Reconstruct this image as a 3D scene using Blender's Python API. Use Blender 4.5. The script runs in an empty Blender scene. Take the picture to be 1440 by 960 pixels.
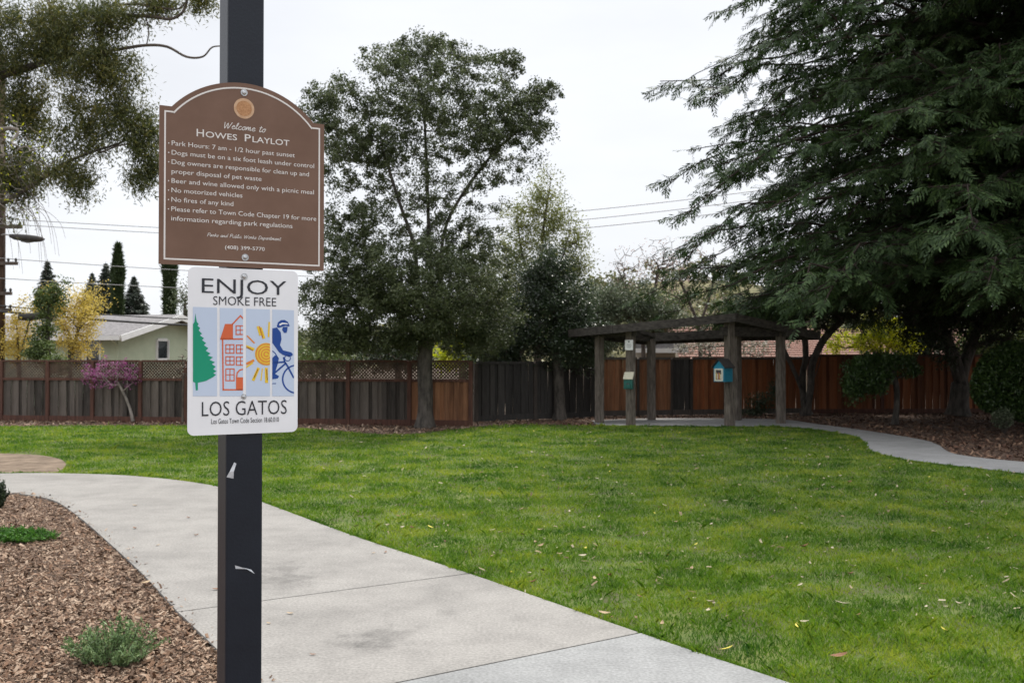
import bpy, bmesh, math, random
import numpy as np
from mathutils import Vector, Matrix
R = math.radians
rng = np.random.default_rng(7)
random.seed(7)
sc = bpy.context.scene
col = sc.collection

# ------------------------------------------------------------------ camera, sky, sun, exposure
F, PITCH, EYE = 1400.0, 0.0146, 1.75
cam = bpy.data.cameras.new('camera')
camo = bpy.data.objects.new('camera', cam)
col.objects.link(camo)
camo.location = (0, 0, EYE)
camo.rotation_euler = (math.pi/2 + PITCH, 0, 0)
cam.sensor_fit = 'HORIZONTAL'; cam.sensor_width = 36.0; cam.lens = 36.0*F/1440
cam.clip_start = 0.05; cam.clip_end = 3000
cam.dof.use_dof = True; cam.dof.focus_distance = 2.8; cam.dof.aperture_fstop = 11.0
sc.camera = camo

SUN_EL, SUN_AZ = R(52), R(32)          # behind the trees on the right: azimuth measured from +Y towards +X
w = bpy.data.worlds.new('World'); sc.world = w; w.use_nodes = True
nt = w.node_tree; nt.nodes.clear()
def N(tree, kind, **kw):
    n = tree.nodes.new(kind)
    for k, v in kw.items():
        setattr(n, k, v)
    return n
wo = N(nt, 'ShaderNodeOutputWorld'); bg = N(nt, 'ShaderNodeBackground')
sky = N(nt, 'ShaderNodeTexSky', sky_type='NISHITA', sun_disc=False)
sky.sun_elevation = SUN_EL; sky.sun_rotation = SUN_AZ
tc = N(nt, 'ShaderNodeTexCoord'); sep = N(nt, 'ShaderNodeSeparateXYZ')
nt.links.new(tc.outputs['Generated'], sep.inputs[0])
mr = N(nt, 'ShaderNodeMapRange', interpolation_type='SMOOTHSTEP')   # overcast dome: brighter overhead than at the horizon
mr.inputs['From Min'].default_value = 0.30; mr.inputs['From Max'].default_value = 1.0
mr.inputs['To Min'].default_value = 9.8; mr.inputs['To Max'].default_value = 22.0
nt.links.new(sep.outputs['Z'], mr.inputs['Value'])
ns = N(nt, 'ShaderNodeTexNoise'); ns.inputs['Scale'].default_value = 2.2; ns.inputs['Detail'].default_value = 5
mp = N(nt, 'ShaderNodeMapping'); mp.inputs['Scale'].default_value = (1, 1, 3.0)
nt.links.new(tc.outputs['Generated'], mp.inputs[0]); nt.links.new(mp.outputs[0], ns.inputs['Vector'])
nr = N(nt, 'ShaderNodeMapRange'); nr.inputs['From Min'].default_value = .3; nr.inputs['From Max'].default_value = .7
nr.inputs['To Min'].default_value = .89; nr.inputs['To Max'].default_value = 1.08
nt.links.new(ns.outputs['Fac'], nr.inputs['Value'])
mul = N(nt, 'ShaderNodeMath', operation='MULTIPLY')
nt.links.new(mr.outputs[0], mul.inputs[0]); nt.links.new(nr.outputs[0], mul.inputs[1])
cl = N(nt, 'ShaderNodeVectorMath', operation='SCALE'); cl.inputs[0].default_value = (0.965, 0.985, 1.03)
nt.links.new(mul.outputs[0], cl.inputs['Scale'])
mix = N(nt, 'ShaderNodeMix', data_type='RGBA'); mix.inputs['Factor'].default_value = 0.93
nt.links.new(sky.outputs[0], mix.inputs['A']); nt.links.new(cl.outputs[0], mix.inputs['B'])
nt.links.new(mix.outputs['Result'], bg.inputs['Color'])
bg.inputs['Strength'].default_value = 0.1
nt.links.new(bg.outputs[0], wo.inputs[0])
sun = bpy.data.lights.new('sun', 'SUN'); sun.energy = 3.4; sun.angle = R(10); sun.color = (1, .95, .87)
suno = bpy.data.objects.new('sun', sun); col.objects.link(suno)
sd = Vector((math.sin(SUN_AZ)*math.cos(SUN_EL), math.cos(SUN_AZ)*math.cos(SUN_EL), math.sin(SUN_EL)))
suno.rotation_euler = sd.to_track_quat('Z', 'Y').to_euler(); suno.location = (20, 20, 40)
vs = sc.view_settings
sc.display_settings.display_device = 'sRGB'
vs.view_transform = 'Standard'; vs.look = 'None'; vs.gamma = 1.0; vs.exposure = 0.08; vs.use_curve_mapping = False
sc.render.engine = 'CYCLES'
sc.cycles.max_bounces = 6; sc.cycles.diffuse_bounces = 3; sc.cycles.transmission_bounces = 4; sc.cycles.transparent_max_bounces = 4
sc.cycles.use_denoising = True

# ------------------------------------------------------------------ pixel (1440 x 960) to world
CP, SP = math.cos(PITCH), math.sin(PITCH)
def ray(px, py):
    a, b = (px-720)/F, -(py-480)/F
    return Vector((a, CP-b*SP, SP+b*CP))
def at(px, py, Y):
    d = ray(px, py); return Vector((0, 0, EYE)) + d*(Y/d.y)
def gnd(px, py, z=0.0):
    d = ray(px, py); return Vector((0, 0, EYE)) + d*((z-EYE)/d.z)
def m_px(Y): return Y/F                    # metres per photo pixel at distance Y

# ------------------------------------------------------------------ object helpers
def tag(o, label=None, cat=None, group=None, kind=None):
    if label: o['label'] = label
    if cat: o['category'] = cat
    if group: o['group'] = group
    if kind: o['kind'] = kind
    return o
def empty(name, loc=(0, 0, 0), rz=0.0):
    o = bpy.data.objects.new(name, None); col.objects.link(o)
    o.location = loc; o.rotation_euler = (0, 0, rz); o.empty_display_size = .2
    return o
def link(name, me, mats, parent=None):
    o = bpy.data.objects.new(name, me); col.objects.link(o)
    for m in (mats if isinstance(mats, (list, tuple)) else [mats]): me.materials.append(m)
    if parent is not None: o.parent = parent
    return o
def np_obj(name, V, Fc, mats, parent=None, smooth=False, origin=None, midx=None):
    """V (n,3) and faces (m,k) with the same k"""
    V = np.asarray(V, np.float32).reshape(-1, 3); Fc = np.asarray(Fc, np.int32)
    if origin is not None: V = V - np.asarray(origin, np.float32)
    me = bpy.data.meshes.new(name); k = Fc.shape[1]
    me.vertices.add(len(V)); me.vertices.foreach_set('co', V.ravel())
    me.loops.add(Fc.size); me.loops.foreach_set('vertex_index', Fc.ravel())
    me.polygons.add(len(Fc)); me.polygons.foreach_set('loop_start', np.arange(0, Fc.size, k, dtype=np.int32))
    if midx is not None: me.polygons.foreach_set('material_index', np.asarray(midx, np.int32))
    me.polygons.foreach_set('use_smooth', np.full(len(Fc), smooth))
    me.update(calc_edges=True)
    return link(name, me, mats, parent)

class MB:
    """collects boxes, tubes and sheets, links them as one mesh"""
    def __init__(s): s.v = []; s.f = []; s.m = []
    def add(s, vs, fs, mi=0):
        o = len(s.v); s.v += [tuple(v) for v in vs]; s.f += [tuple(i+o for i in f) for f in fs]; s.m += [mi]*len(fs)
    def box(s, c, d, M=None, mi=0, top=1.0):
        x, y, z = d[0]/2, d[1]/2, d[2]/2
        P = [(-x,-y,-z),(x,-y,-z),(x,y,-z),(-x,y,-z),(-x*top,-y*top,z),(x*top,-y*top,z),(x*top,y*top,z),(-x*top,y*top,z)]
        P = [(M @ Vector(p) if M else Vector(p)) + Vector(c) for p in P]
        s.add(P, [(3,2,1,0),(4,5,6,7),(0,1,5,4),(1,2,6,5),(2,3,7,6),(3,0,4,7)], mi)
    def beam(s, a, b, wd, ht, mi=0):
        """box from a to b, ht upright-ish"""
        a, b = Vector(a), Vector(b); x = (b-a).normalized(); y = Vector((0, 0, 1)).cross(x)
        if y.length < 1e-4: y = Vector((0, 1, 0))
        y.normalize(); z = x.cross(y)
        M = Matrix((x, y, z)).transposed()
        s.box((a+b)/2, ((b-a).length, wd, ht), M, mi)
    def prism(s, poly, t, mi=0):
        """poly: list of 3D points of a planar outline; t: thickness vector"""
        n = len(poly); t = Vector(t); P = [Vector(p) for p in poly]
        s.add(P+[p+t for p in P], [tuple(range(n)), tuple(range(2*n-1, n-1, -1))]+[(i, (i+1) % n+0, (i+1) % n+n, i+n) for i in range(n)], mi)
    def tube(s, pts, rad, sides=8, mi=0, cap=True):
        pts = [Vector(p) for p in pts]; rad = rad if isinstance(rad, (list, tuple)) else [rad]*len(pts)
        V = []; prev = None
        for i, p in enumerate(pts):
            t = (pts[min(i+1, len(pts)-1)]-pts[max(i-1, 0)]).normalized()
            if prev is None: prev = t.orthogonal().normalized()
            x = (prev - t*prev.dot(t)).normalized(); prev = x; y = t.cross(x)
            V += [p+(x*math.cos(2*math.pi*k/sides)+y*math.sin(2*math.pi*k/sides))*rad[i] for k in range(sides)]
        Fs = [(i*sides+k, i*sides+(k+1) % sides, (i+1)*sides+(k+1) % sides, (i+1)*sides+k) for i in range(len(pts)-1) for k in range(sides)]
        if cap: Fs += [tuple(range(sides-1, -1, -1)), tuple((len(pts)-1)*sides+k for k in range(sides))]
        s.add(V, Fs, mi)
    def build(s, name, mats, parent=None, smooth=False, bevel=0.0):
        me = bpy.data.meshes.new(name); me.from_pydata(s.v, [], s.f); me.update()
        me.polygons.foreach_set('material_index', s.m)
        bm = bmesh.new(); bm.from_mesh(me); bmesh.ops.recalc_face_normals(bm, faces=bm.faces)
        if bevel:
            bmesh.ops.bevel(bm, geom=list(bm.edges), offset=bevel, segments=2, profile=.6, affect='EDGES', clamp_overlap=True)
        bm.to_mesh(me); bm.free()
        if smooth: me.polygons.foreach_set('use_smooth', [True]*len(me.polygons))
        return link(name, me, mats, parent)

# ------------------------------------------------------------------ materials
def mat(name, c=(.5,.5,.5), c2=None, scale=8.0, rough=.7, detail=5, stretch=(1,1,1), island=0.0, bump=0.0, bscale=None, spec=.4, metal=0.0, c3=None, transl=0.0, lo=.35, hi=.65):
    m = bpy.data.materials.new(name); m.use_nodes = True; t = m.node_tree; t.nodes.clear()
    out = N(t, 'ShaderNodeOutputMaterial'); b = N(t, 'ShaderNodeBsdfPrincipled')
    b.inputs['Roughness'].default_value = rough; b.inputs['Specular IOR Level'].default_value = spec; b.inputs['Metallic'].default_value = metal
    tcn = N(t, 'ShaderNodeTexCoord'); mpn = N(t, 'ShaderNodeMapping'); mpn.inputs['Scale'].default_value = stretch
    t.links.new(tcn.outputs['Object'], mpn.inputs[0])
    nz = N(t, 'ShaderNodeTexNoise'); nz.inputs['Scale'].default_value = scale; nz.inputs['Detail'].default_value = detail; nz.inputs['Roughness'].default_value = .6
    t.links.new(mpn.outputs[0], nz.inputs['Vector'])
    ramp = N(t, 'ShaderNodeValToRGB'); e = ramp.color_ramp.elements
    e[0].position = lo; e[1].position = hi
    e[0].color = (*c, 1); e[1].color = (*(c2 or c), 1)
    if c3: k = ramp.color_ramp.elements.new((lo+hi)/2); k.color = (*c3, 1)
    fac = nz.outputs['Fac']
    if island:
        g = N(t, 'ShaderNodeNewGeometry'); mx = N(t, 'ShaderNodeMix', data_type='FLOAT'); mx.inputs['Factor'].default_value = island
        md = N(t, 'ShaderNodeMapRange'); md.inputs['To Min'].default_value = lo-.05; md.inputs['To Max'].default_value = hi+.05
        t.links.new(g.outputs['Random Per Island'], md.inputs['Value'])
        t.links.new(fac, mx.inputs['A']); t.links.new(md.outputs[0], mx.inputs['B']); fac = mx.outputs['Result']
    t.links.new(fac, ramp.inputs[0]); t.links.new(ramp.outputs[0], b.inputs['Base Color'])
    if bump:
        bn = N(t, 'ShaderNodeBump'); bn.inputs['Strength'].default_value = bump; bn.inputs['Distance'].default_value = .02
        n2 = nz
        if bscale:
            n2 = N(t, 'ShaderNodeTexNoise'); n2.inputs['Scale'].default_value = bscale; n2.inputs['Detail'].default_value = 6
            t.links.new(mpn.outputs[0], n2.inputs['Vector'])
        t.links.new(n2.outputs['Fac'], bn.inputs['Height']); t.links.new(bn.outputs[0], b.inputs['Normal'])
    if transl:
        tr = N(t, 'ShaderNodeBsdfTranslucent'); ms = N(t, 'ShaderNodeMixShader'); ms.inputs[0].default_value = transl
        hs = N(t, 'ShaderNodeHueSaturation'); hs.inputs['Value'].default_value = 1.5; hs.inputs['Saturation'].default_value = 1.1
        t.links.new(ramp.outputs[0], hs.inputs['Color']); t.links.new(hs.outputs[0], tr.inputs['Color'])
        t.links.new(b.outputs[0], ms.inputs[1]); t.links.new(tr.outputs[0], ms.inputs[2]); t.links.new(ms.outputs[0], out.inputs[0])
    else:
        t.links.new(b.outputs[0], out.inputs[0])
    return m
def leafmat(name, c, c2, c3=None, rough=.45, transl=.22, scale=1.3, spec=.35):
    return mat(name, c, c2, scale=scale, rough=rough, island=.6, transl=transl, c3=c3, spec=spec, lo=.3, hi=.7)

M = {}
M['soil'] = mat('soil', (.09,.065,.045), (.16,.12,.085), 3, .95, bump=.5, bscale=30)
M['lawn'] = mat('lawn_soil', (.075,.075,.028), (.13,.15,.035), 2.2, .95, bump=.6, bscale=60, c3=(.085,.12,.024))
M['mulch'] = mat('mulch', (.05,.032,.022), (.2,.135,.095), 28, .95, bump=1.0, bscale=45, c3=(.11,.068,.047))
M['dirt'] = mat('dirt', (.10,.07,.046), (.235,.175,.122), 3.5, .95, detail=9, bump=.6, bscale=25)
M['steel'] = mat('galvanized', (.42,.43,.44), (.6,.61,.62), 60, .35, metal=.9)
M['post_paint'] = mat('post_paint', (.0065,.0095,.017), (.0095,.0135,.0225), 7, .42, detail=8, bump=.05, bscale=120, spec=.35)
M['wood_grey'] = mat('weathered_board', (.022,.018,.015), (.135,.112,.095), 5, .85, stretch=(6,6,.6), island=.65, bump=.3, bscale=14)
M['wood_dark'] = mat('dark_board', (.018,.016,.015), (.06,.055,.05), 5, .85, stretch=(6,6,.6), island=.55, bump=.3, bscale=14)
M['wood_tan'] = mat('tan_cedar_board', (.11,.048,.024), (.33,.155,.075), 4, .8, stretch=(6,6,.5), island=.5, bump=.25, bscale=14)
M['wood_red'] = mat('red_cedar_board', (.11,.038,.016), (.33,.12,.045), 4, .8, stretch=(6,6,.5), island=.55, bump=.25, bscale=14)
M['lattice'] = mat('lattice_wood', (.055,.034,.025), (.125,.08,.058), 6, .85)
M['wood_redshade'] = mat('shaded_red_board', (.06,.022,.01), (.29,.105,.042), 4, .85, stretch=(6,6,.5), island=.7, bump=.25, bscale=14)  # red cedar for the right-hand fence, its tree shade painted in as darker colour
M['wood_redbrown'] = mat('redbrown_post', (.06,.026,.018), (.115,.05,.033), 5, .8, stretch=(5,5,.6), bump=.2)
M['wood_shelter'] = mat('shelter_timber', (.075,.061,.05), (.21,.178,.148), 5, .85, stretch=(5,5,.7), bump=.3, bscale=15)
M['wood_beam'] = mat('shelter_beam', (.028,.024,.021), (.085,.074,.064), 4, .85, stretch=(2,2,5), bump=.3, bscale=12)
M['bark'] = mat('bark', (.035,.03,.026), (.115,.1,.085), 9, .95, stretch=(1,1,.35), bump=1.0, bscale=16)
M['bark_red'] = mat('red_bark', (.04,.026,.02), (.12,.075,.055), 9, .95, stretch=(1,1,.2), bump=1.0, bscale=18)
M['bark_redwood'] = mat('redwood_bark', (.016,.011,.009), (.05,.033,.026), 9, .95, stretch=(1,1,.2), bump=1.0, bscale=18)
M['bark_pale'] = mat('pale_bark', (.16,.14,.12), (.36,.32,.28), 9, .9, stretch=(1,1,.4), bump=.5)
M['twig'] = mat('twig', (.055,.043,.036), (.12,.095,.078), 9, .9)

# concrete with smudges of its own
def concrete(name, tint, spots=()):
    m = mat(name, tuple(.80*x for x in tint), tint, 1.1, .88, detail=8, bump=.12, bscale=70, c3=tuple(.93*x for x in tint))
    t = m.node_tree; b = [n for n in t.nodes if n.type == 'BSDF_PRINCIPLED'][0]
    src = b.inputs['Base Color'].links[0].from_socket
    g = N(t, 'ShaderNodeTexCoord'); nz = N(t, 'ShaderNodeTexNoise'); nz.inputs['Scale'].default_value = 55; nz.inputs['Detail'].default_value = 4
    t.links.new(g.outputs['Object'], nz.inputs['Vector'])
    k = N(t, 'ShaderNodeMapRange'); k.inputs['To Min'].default_value = .76; k.inputs['To Max'].default_value = 1.17
    k.inputs['From Min'].default_value = .3; k.inputs['From Max'].default_value = .7
    t.links.new(nz.outputs['Fac'], k.inputs['Value'])
    k2 = N(t, 'ShaderNodeTexNoise'); k2.inputs['Scale'].default_value = 3.2; k2.inputs['Detail'].default_value = 9; k2.inputs['Roughness'].default_value = .72
    t.links.new(g.outputs['Object'], k2.inputs['Vector'])
    k3 = N(t, 'ShaderNodeMapRange'); k3.inputs['From Min'].default_value = .38; k3.inputs['From Max'].default_value = .56; k3.inputs['To Min'].default_value = .89; k3.inputs['To Max'].default_value = 1.03
    t.links.new(k2.outputs['Fac'], k3.inputs['Value']); kk = N(t, 'ShaderNodeMath', operation='MULTIPLY'); t.links.new(k.outputs[0], kk.inputs[0]); t.links.new(k3.outputs[0], kk.inputs[1])
    val = kk.outputs[0]
    n3 = N(t, 'ShaderNodeTexNoise'); n3.inputs['Scale'].default_value = 7; n3.inputs['Detail'].default_value = 6; n3.inputs['Roughness'].default_value = .7
    t.links.new(g.outputs['Object'], n3.inputs['Vector'])
    for (x, y, rx, ry, s) in spots:
        sb = N(t, 'ShaderNodeVectorMath', operation='SUBTRACT'); sb.inputs[1].default_value = (x, y, 0); t.links.new(g.outputs['Object'], sb.inputs[0])
        ml = N(t, 'ShaderNodeVectorMath', operation='MULTIPLY'); ml.inputs[1].default_value = (1/rx, 1/ry, 0); t.links.new(sb.outputs[0], ml.inputs[0])
        ln = N(t, 'ShaderNodeVectorMath', operation='LENGTH'); t.links.new(ml.outputs[0], ln.inputs[0])
        ad = N(t, 'ShaderNodeMath', operation='MULTIPLY_ADD'); ad.inputs[1].default_value = 2.6
        t.links.new(n3.outputs['Fac'], ad.inputs[0]); t.links.new(ln.outputs['Value'], ad.inputs[2])
        mm = N(t, 'ShaderNodeMapRange', interpolation_type='SMOOTHSTEP'); mm.inputs['From Min'].default_value = 1.2; mm.inputs['From Max'].default_value = 2.3
        mm.inputs['To Min'].default_value = s; mm.inputs['To Max'].default_value = 1.0; t.links.new(ad.outputs[0], mm.inputs['Value'])
        pr = N(t, 'ShaderNodeMath', operation='MULTIPLY'); t.links.new(val, pr.inputs[0]); t.links.new(mm.outputs[0], pr.inputs[1]); val = pr.outputs[0]
    sc_ = N(t, 'ShaderNodeVectorMath', operation='SCALE'); t.links.new(src, sc_.inputs[0]); t.links.new(val, sc_.inputs['Scale'])
    t.links.new(sc_.outputs[0], b.inputs['Base Color'])
    return m
def sp(px, py, wpx, hpx, s):
    p = gnd(px, py); rx = wpx*m_px(p.y)
    a, b_ = gnd(px, py-hpx), gnd(px, py+hpx); return (p.x, p.y, rx, abs(a.y-b_.y)/2, s)
M['conc_old'] = concrete('old_concrete', (.28,.266,.246), [sp(400,822,70,14,.62), sp(545,905,70,22,.62), sp(490,912,60,16,.75), sp(630,868,22,10,.8), sp(395,805,60,14,.72), sp(450,770,120,16,.86), sp(210,722,90,10,.9)])
M['conc_new'] = concrete('new_concrete', (.275,.277,.272))
M['conc_far'] = concrete('far_concrete', (.30,.295,.285))

# ------------------------------------------------------------------ ground sheets
def smooth_line(P, n=6):
    """Catmull-Rom through open polyline of 2D/3D vectors"""
    P = [Vector(p) for p in P]; out = []
    for i in range(len(P)-1):
        a, b, c, d = P[max(i-1, 0)], P[i], P[i+1], P[min(i+2, len(P)-1)]
        for k in range(n):
            t = k/n
            out.append(.5*((2*b)+(c-a)*t+(2*a-5*b+4*c-d)*t*t+(3*b-a-3*c+d)*t**3))
    return out+[P[-1]]
def W2(pts): return [gnd(x, y) for x, y in pts]
def sheet(name, outline, z, m, depth=0.0, kind='structure'):
    bm = bmesh.new()
    vsx = [bm.verts.new((p[0], p[1], z)) for p in outline]
    f = bm.faces.new(vsx)
    bmesh.ops.recalc_face_normals(bm, faces=[f])
    if f.normal.z < 0: f.normal_flip()
    if depth:
        n = len(vsx); low = [bm.verts.new((v.co.x, v.co.y, z-depth)) for v in vsx]
        for i in range(n): bm.faces.new((vsx[i], vsx[(i+1) % n], low[(i+1) % n], low[i]))
    bmesh.ops.triangulate(bm, faces=[f], ngon_method='EAR_CLIP')
    bmesh.ops.recalc_face_normals(bm, faces=bm.faces)
    me = bpy.data.meshes.new(name); bm.to_mesh(me); bm.free()
    o = link(name, me, m); tag(o, kind=kind); return o

g = MB(); g.add([(-900,-300,0),(900,-300,0),(900,1500,0),(-900,1500,0)], [(0,1,2,3)]); tag(g.build('ground', M['soil']), kind='structure')

# edges traced on the ground
path_right = smooth_line(W2([(-700,690),(-300,674),(0,668.5),(100,668.5),(200,673),(300,686),(367,709),(500,759),(660,812),(900,897),(1085,960)]))
path_left = smooth_line(W2([(-700,735),(-300,708),(0,697),(30,698),(75,707),(110,730),(150,765),(200,812),(250,866),(300,915),(345,961),(389,1004)]))
near_r = gnd(1085,960) + (gnd(1085,960)-gnd(900,897)).normalized()*7
near_l = gnd(389,1004) + (gnd(389,1004)-gnd(300,915)).normalized()*5
def split_at(line, p):
    k = min(range(len(line)), key=lambda i: (line[i]-p).length); return k
j1a, j1b = gnd(389,1004), gnd(900,897); j2a, j2b = gnd(250,867), gnd(660,812)
ra, rb = split_at(path_right, j2b), split_at(path_right, j1b)
la = split_at(path_left, j2a)
def gap(a, b, d=.008):
    n = Vector((-(b-a).y, (b-a).x, 0)).normalized()*d
    return n if n.y > 0 else -n
g2, g1 = gap(j2a, j2b), gap(j1a, j1b)
ZP = .035
sheet('path', path_right[:ra]+[j2b+g2, j2a+g2]+path_left[:la][::-1], ZP, M['conc_old'], .12)
sheet('path', [j2b-g2]+path_right[ra+1:rb]+[j1b+g1, j1a+g1]+path_left[la+1:-1][::-1]+[j2a-g2], ZP, M['conc_old'], .12)
sheet('path', [j1b-g1]+path_right[rb+1:]+[near_r, near_l, j1a-g1], ZP, M['conc_new'], .12)

far_edge = smooth_line(W2([(-700,602),(-300,601),(0,600),(270,599),(420,603),(500,609),(560,612),(620,607),(680,600.5),(740,598),(840,599.5),(940,600.5),(1040,601.5),(1100,602),(1140,605.5),(1190,612),(1214,622),(1222,633),(1242,642),(1300,652),(1440,668),(1560,682)]), 5)
lawn_out = far_edge + [Vector((19,13,0)), Vector((19,1,0)), near_r] + path_right[::-1]
sheet('lawn', lawn_out, .012, M['lawn'])
slab_top = smooth_line(W2([(832,593),(900,590),(1000,589.5),(1100,591.5),(1150,598),(1210,606),(1290,619),(1318,627),(1335,638),(1370,645),(1440,652),(1560,662)]), 5)
k0 = split_at(far_edge, gnd(840,599.5))
sheet('path', far_edge[k0:]+slab_top[::-1], ZP, M['conc_far'], .1)
dirt = smooth_line(W2([(-300,640),(-60,638),(40,640),(78,645),(92,652),(88,661),(60,668.5),(-40,669.5),(-300,676)]), 5)
sheet('bare_dirt', dirt, .018, M['dirt'])
bed = path_left + [near_l, Vector((-3.5,-2,0)), Vector((-14,-2,0)), Vector((-14,11,0))]
sheet('mulch_bed', bed, .014, M['mulch'])
back = far_edge[:k0+1] + slab_top + [Vector((22,20,0)), Vector((22,31.5,0)), Vector((6,31.5,0)), Vector((-.7,27.6,0)), Vector((-1.2,25.6,0)), Vector((-30,29,0))]
sheet('mulch_bed', back, .014, M['mulch'])

# ------------------------------------------------------------------ scatter: grass blades, wood chips, leaf litter
def inside(P, poly):
    x, y = P[:, 0], P[:, 1]; c = np.zeros(len(P), bool); q = np.array([(p[0], p[1]) for p in poly])
    for (x1, y1), (x2, y2) in zip(q, np.roll(q, -1, 0)):
        if y1 == y2: continue
        c ^= ((y1 > y) != (y2 > y)) & (x < (x2-x1)*(y-y1)/(y2-y1)+x1)
    return c
def scatter(n, y0, y1, power, poly, lo=-90, hi=1560):
    """n points, density in the ground plane falling as 1/Y^power"""
    u = rng.random(n); k = 2-power
    Y = np.exp(np.log(y0)+u*np.log(y1/y0)) if abs(k) < 1e-6 else (y0**k+u*(y1**k-y0**k))**(1/k)
    X = ((rng.random(n)*(hi-lo)+lo)-720)/F*Y
    P = np.stack([X, Y], 1); return P[inside(P, poly)]
def vnoise(P, s, seed):
    """cheap smooth noise 0..1 on 2D points"""
    r = np.random.default_rng(seed); v = np.zeros(len(P)); tot = 0
    for o in range(3):
        a = r.random(6)*2*np.pi; ph = r.random(6)*7; f = (1.8**o)/s
        for k in range(6): v += np.sin((P[:, 0]*np.cos(a[k])+P[:, 1]*np.sin(a[k]))*f*6.28*(.7+.6*k/6)+ph[k])/(1.5**o)
        tot += 6/(1.5**o)
    return .5+v/tot*1.6
M['grass'] = mat('grass_blade', (.03,.092,.013), (.32,.365,.055), 1.25, .5, island=.3, transl=.35, c3=(.125,.222,.028), spec=.2, detail=9, lo=.36, hi=.64)
def grass(P, name):
    n = len(P); d = P[:, 1]
    tuft = vnoise(P, 1.3, 3); fine = vnoise(P, .38, 5); clump = vnoise(P, .11, 8)
    h = (.02+.014*np.clip(tuft, 0, 1)+.034*np.clip(fine*.8+clump*.5-.25, 0, 1)**2)*(.5+.8*rng.random(n)+.9*(rng.random(n) > .985))
    wd = (.0022+.00052*d)*(.8+.5*rng.random(n)); h = h*(1+.012*d)
    az = rng.random(n)*2*np.pi; lean = .25+.9*rng.random(n)
    ux, uy = np.cos(az), np.sin(az); fa = rng.random(n)*2*np.pi; sx, sy = np.cos(fa), np.sin(fa)
    Z0 = np.full(n, .008)
    base = np.stack([P[:, 0], P[:, 1], Z0], 1); side = np.stack([sx, sy, 0*sx], 1)*wd[:, None]/2
    mid = base+np.stack([ux*h*lean*.35, uy*h*lean*.35, h*.62], 1)
    tip = base+np.stack([ux*h*lean, uy*h*lean, h*(1-.25*lean*.6)], 1)
    V = np.stack([base-side, base+side, mid+side*.75, tip, mid-side*.75], 1).reshape(-1, 3)
    i = np.arange(n, dtype=np.int32)[:, None]*5
    return np_obj(name, V, i+np.array([[0,1,2,3,4]], np.int32), M['grass'], smooth=True)
gp = np.concatenate([scatter(900000, 4.2, 26.5, 1.75, lawn_out, -400, 2100)])
gp = gp[~inside(gp, dirt)]
thin = vnoise(gp, 1.9, 11)
gp = gp[rng.random(len(gp)) < np.clip(.5+.9*thin, .16, 1)]
def edge_points(line, n, y0, y1, reach, sgn):
    e = np.array([(p.x, p.y) for p in line if y0 < p.y < y1]); i = rng.integers(0, len(e)-1, n); t = rng.random((n, 1)); d = e[i+1]-e[i]
    nv = np.stack([-d[:, 1], d[:, 0]], 1)/(np.linalg.norm(d, axis=1, keepdims=True)+1e-9)
    return e[i]*(1-t)+e[i+1]*t+nv*sgn*(rng.random((n, 1))*reach)
gp = np.concatenate([gp, edge_points(path_right, 16000, 4.4, 15, .05, 1), edge_points(far_edge[k0:], 7000, 12, 26, .06, -1)])
tag(grass(gp, 'grass'), kind='stuff', cat='grass', label='short mown green grass of the lawn between the two paths')

def chips(P, name, m, lsz, hsz, z0=.012):
    n = len(P); L = lsz*(.35+rng.exponential(.55, n).clip(0, 2.2)); Wd = L*(.2+.3*rng.random(n)); a = rng.random(n)*np.pi*2; tl = rng.normal(0, .35, n); rl = rng.normal(0, .4, n)
    ex = np.stack([np.cos(a)*np.cos(tl), np.sin(a)*np.cos(tl), np.sin(tl)], 1)*(L/2)[:, None]
    ey = np.stack([-np.sin(a)*np.cos(rl), np.cos(a)*np.cos(rl), np.sin(rl)], 1)*(Wd/2)[:, None]
    c = np.stack([P[:, 0], P[:, 1], z0+hsz*rng.random(n)+.25*np.abs(ex[:, 2])], 1)
    k = .55+.5*rng.random((n, 1))
    V = np.stack([c-ex-ey*k, c+ex-ey*.7, c+ex*.9+ey*k, c-ex*.85+ey], 1).reshape(-1, 3)
    i = np.arange(n, dtype=np.int32)[:, None]*4
    return np_obj(name, V, i+np.array([[0,1,2,3]], np.int32), m)
M['chip'] = mat('wood_chip', (.045,.028,.018), (.41,.305,.22), 12, .9, island=.85, c3=(.19,.108,.064), lo=.3, hi=.7)
M['chip_red'] = mat('bark_chip', (.035,.018,.012), (.27,.17,.11), 12, .9, island=.85, c3=(.12,.06,.038), lo=.3, hi=.7)
c1 = scatter(250000, 3.6, 13, 1.75, bed, -200, 460)
tag(chips(c1, 'wood_chips', M['chip'], .024, .016), kind='stuff', cat='wood chips', label='brown wood chip mulch in the bed left of the concrete path')
c2 = scatter(120000, 15, 31.5, .8, back, -60, 1560)
tag(chips(c2[c2[:, 0] > .5], 'wood_chips', M['chip_red'], .06, .02), kind='stuff', cat='wood chips', label='dark bark mulch beside the curving path and under the redwood')
tag(chips(c2[c2[:, 0] <= .5], 'wood_chips', M['chip'], .055, .03), kind='stuff', cat='wood chips', label='tan wood chip strip along the foot of the lattice-topped fence')

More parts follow.
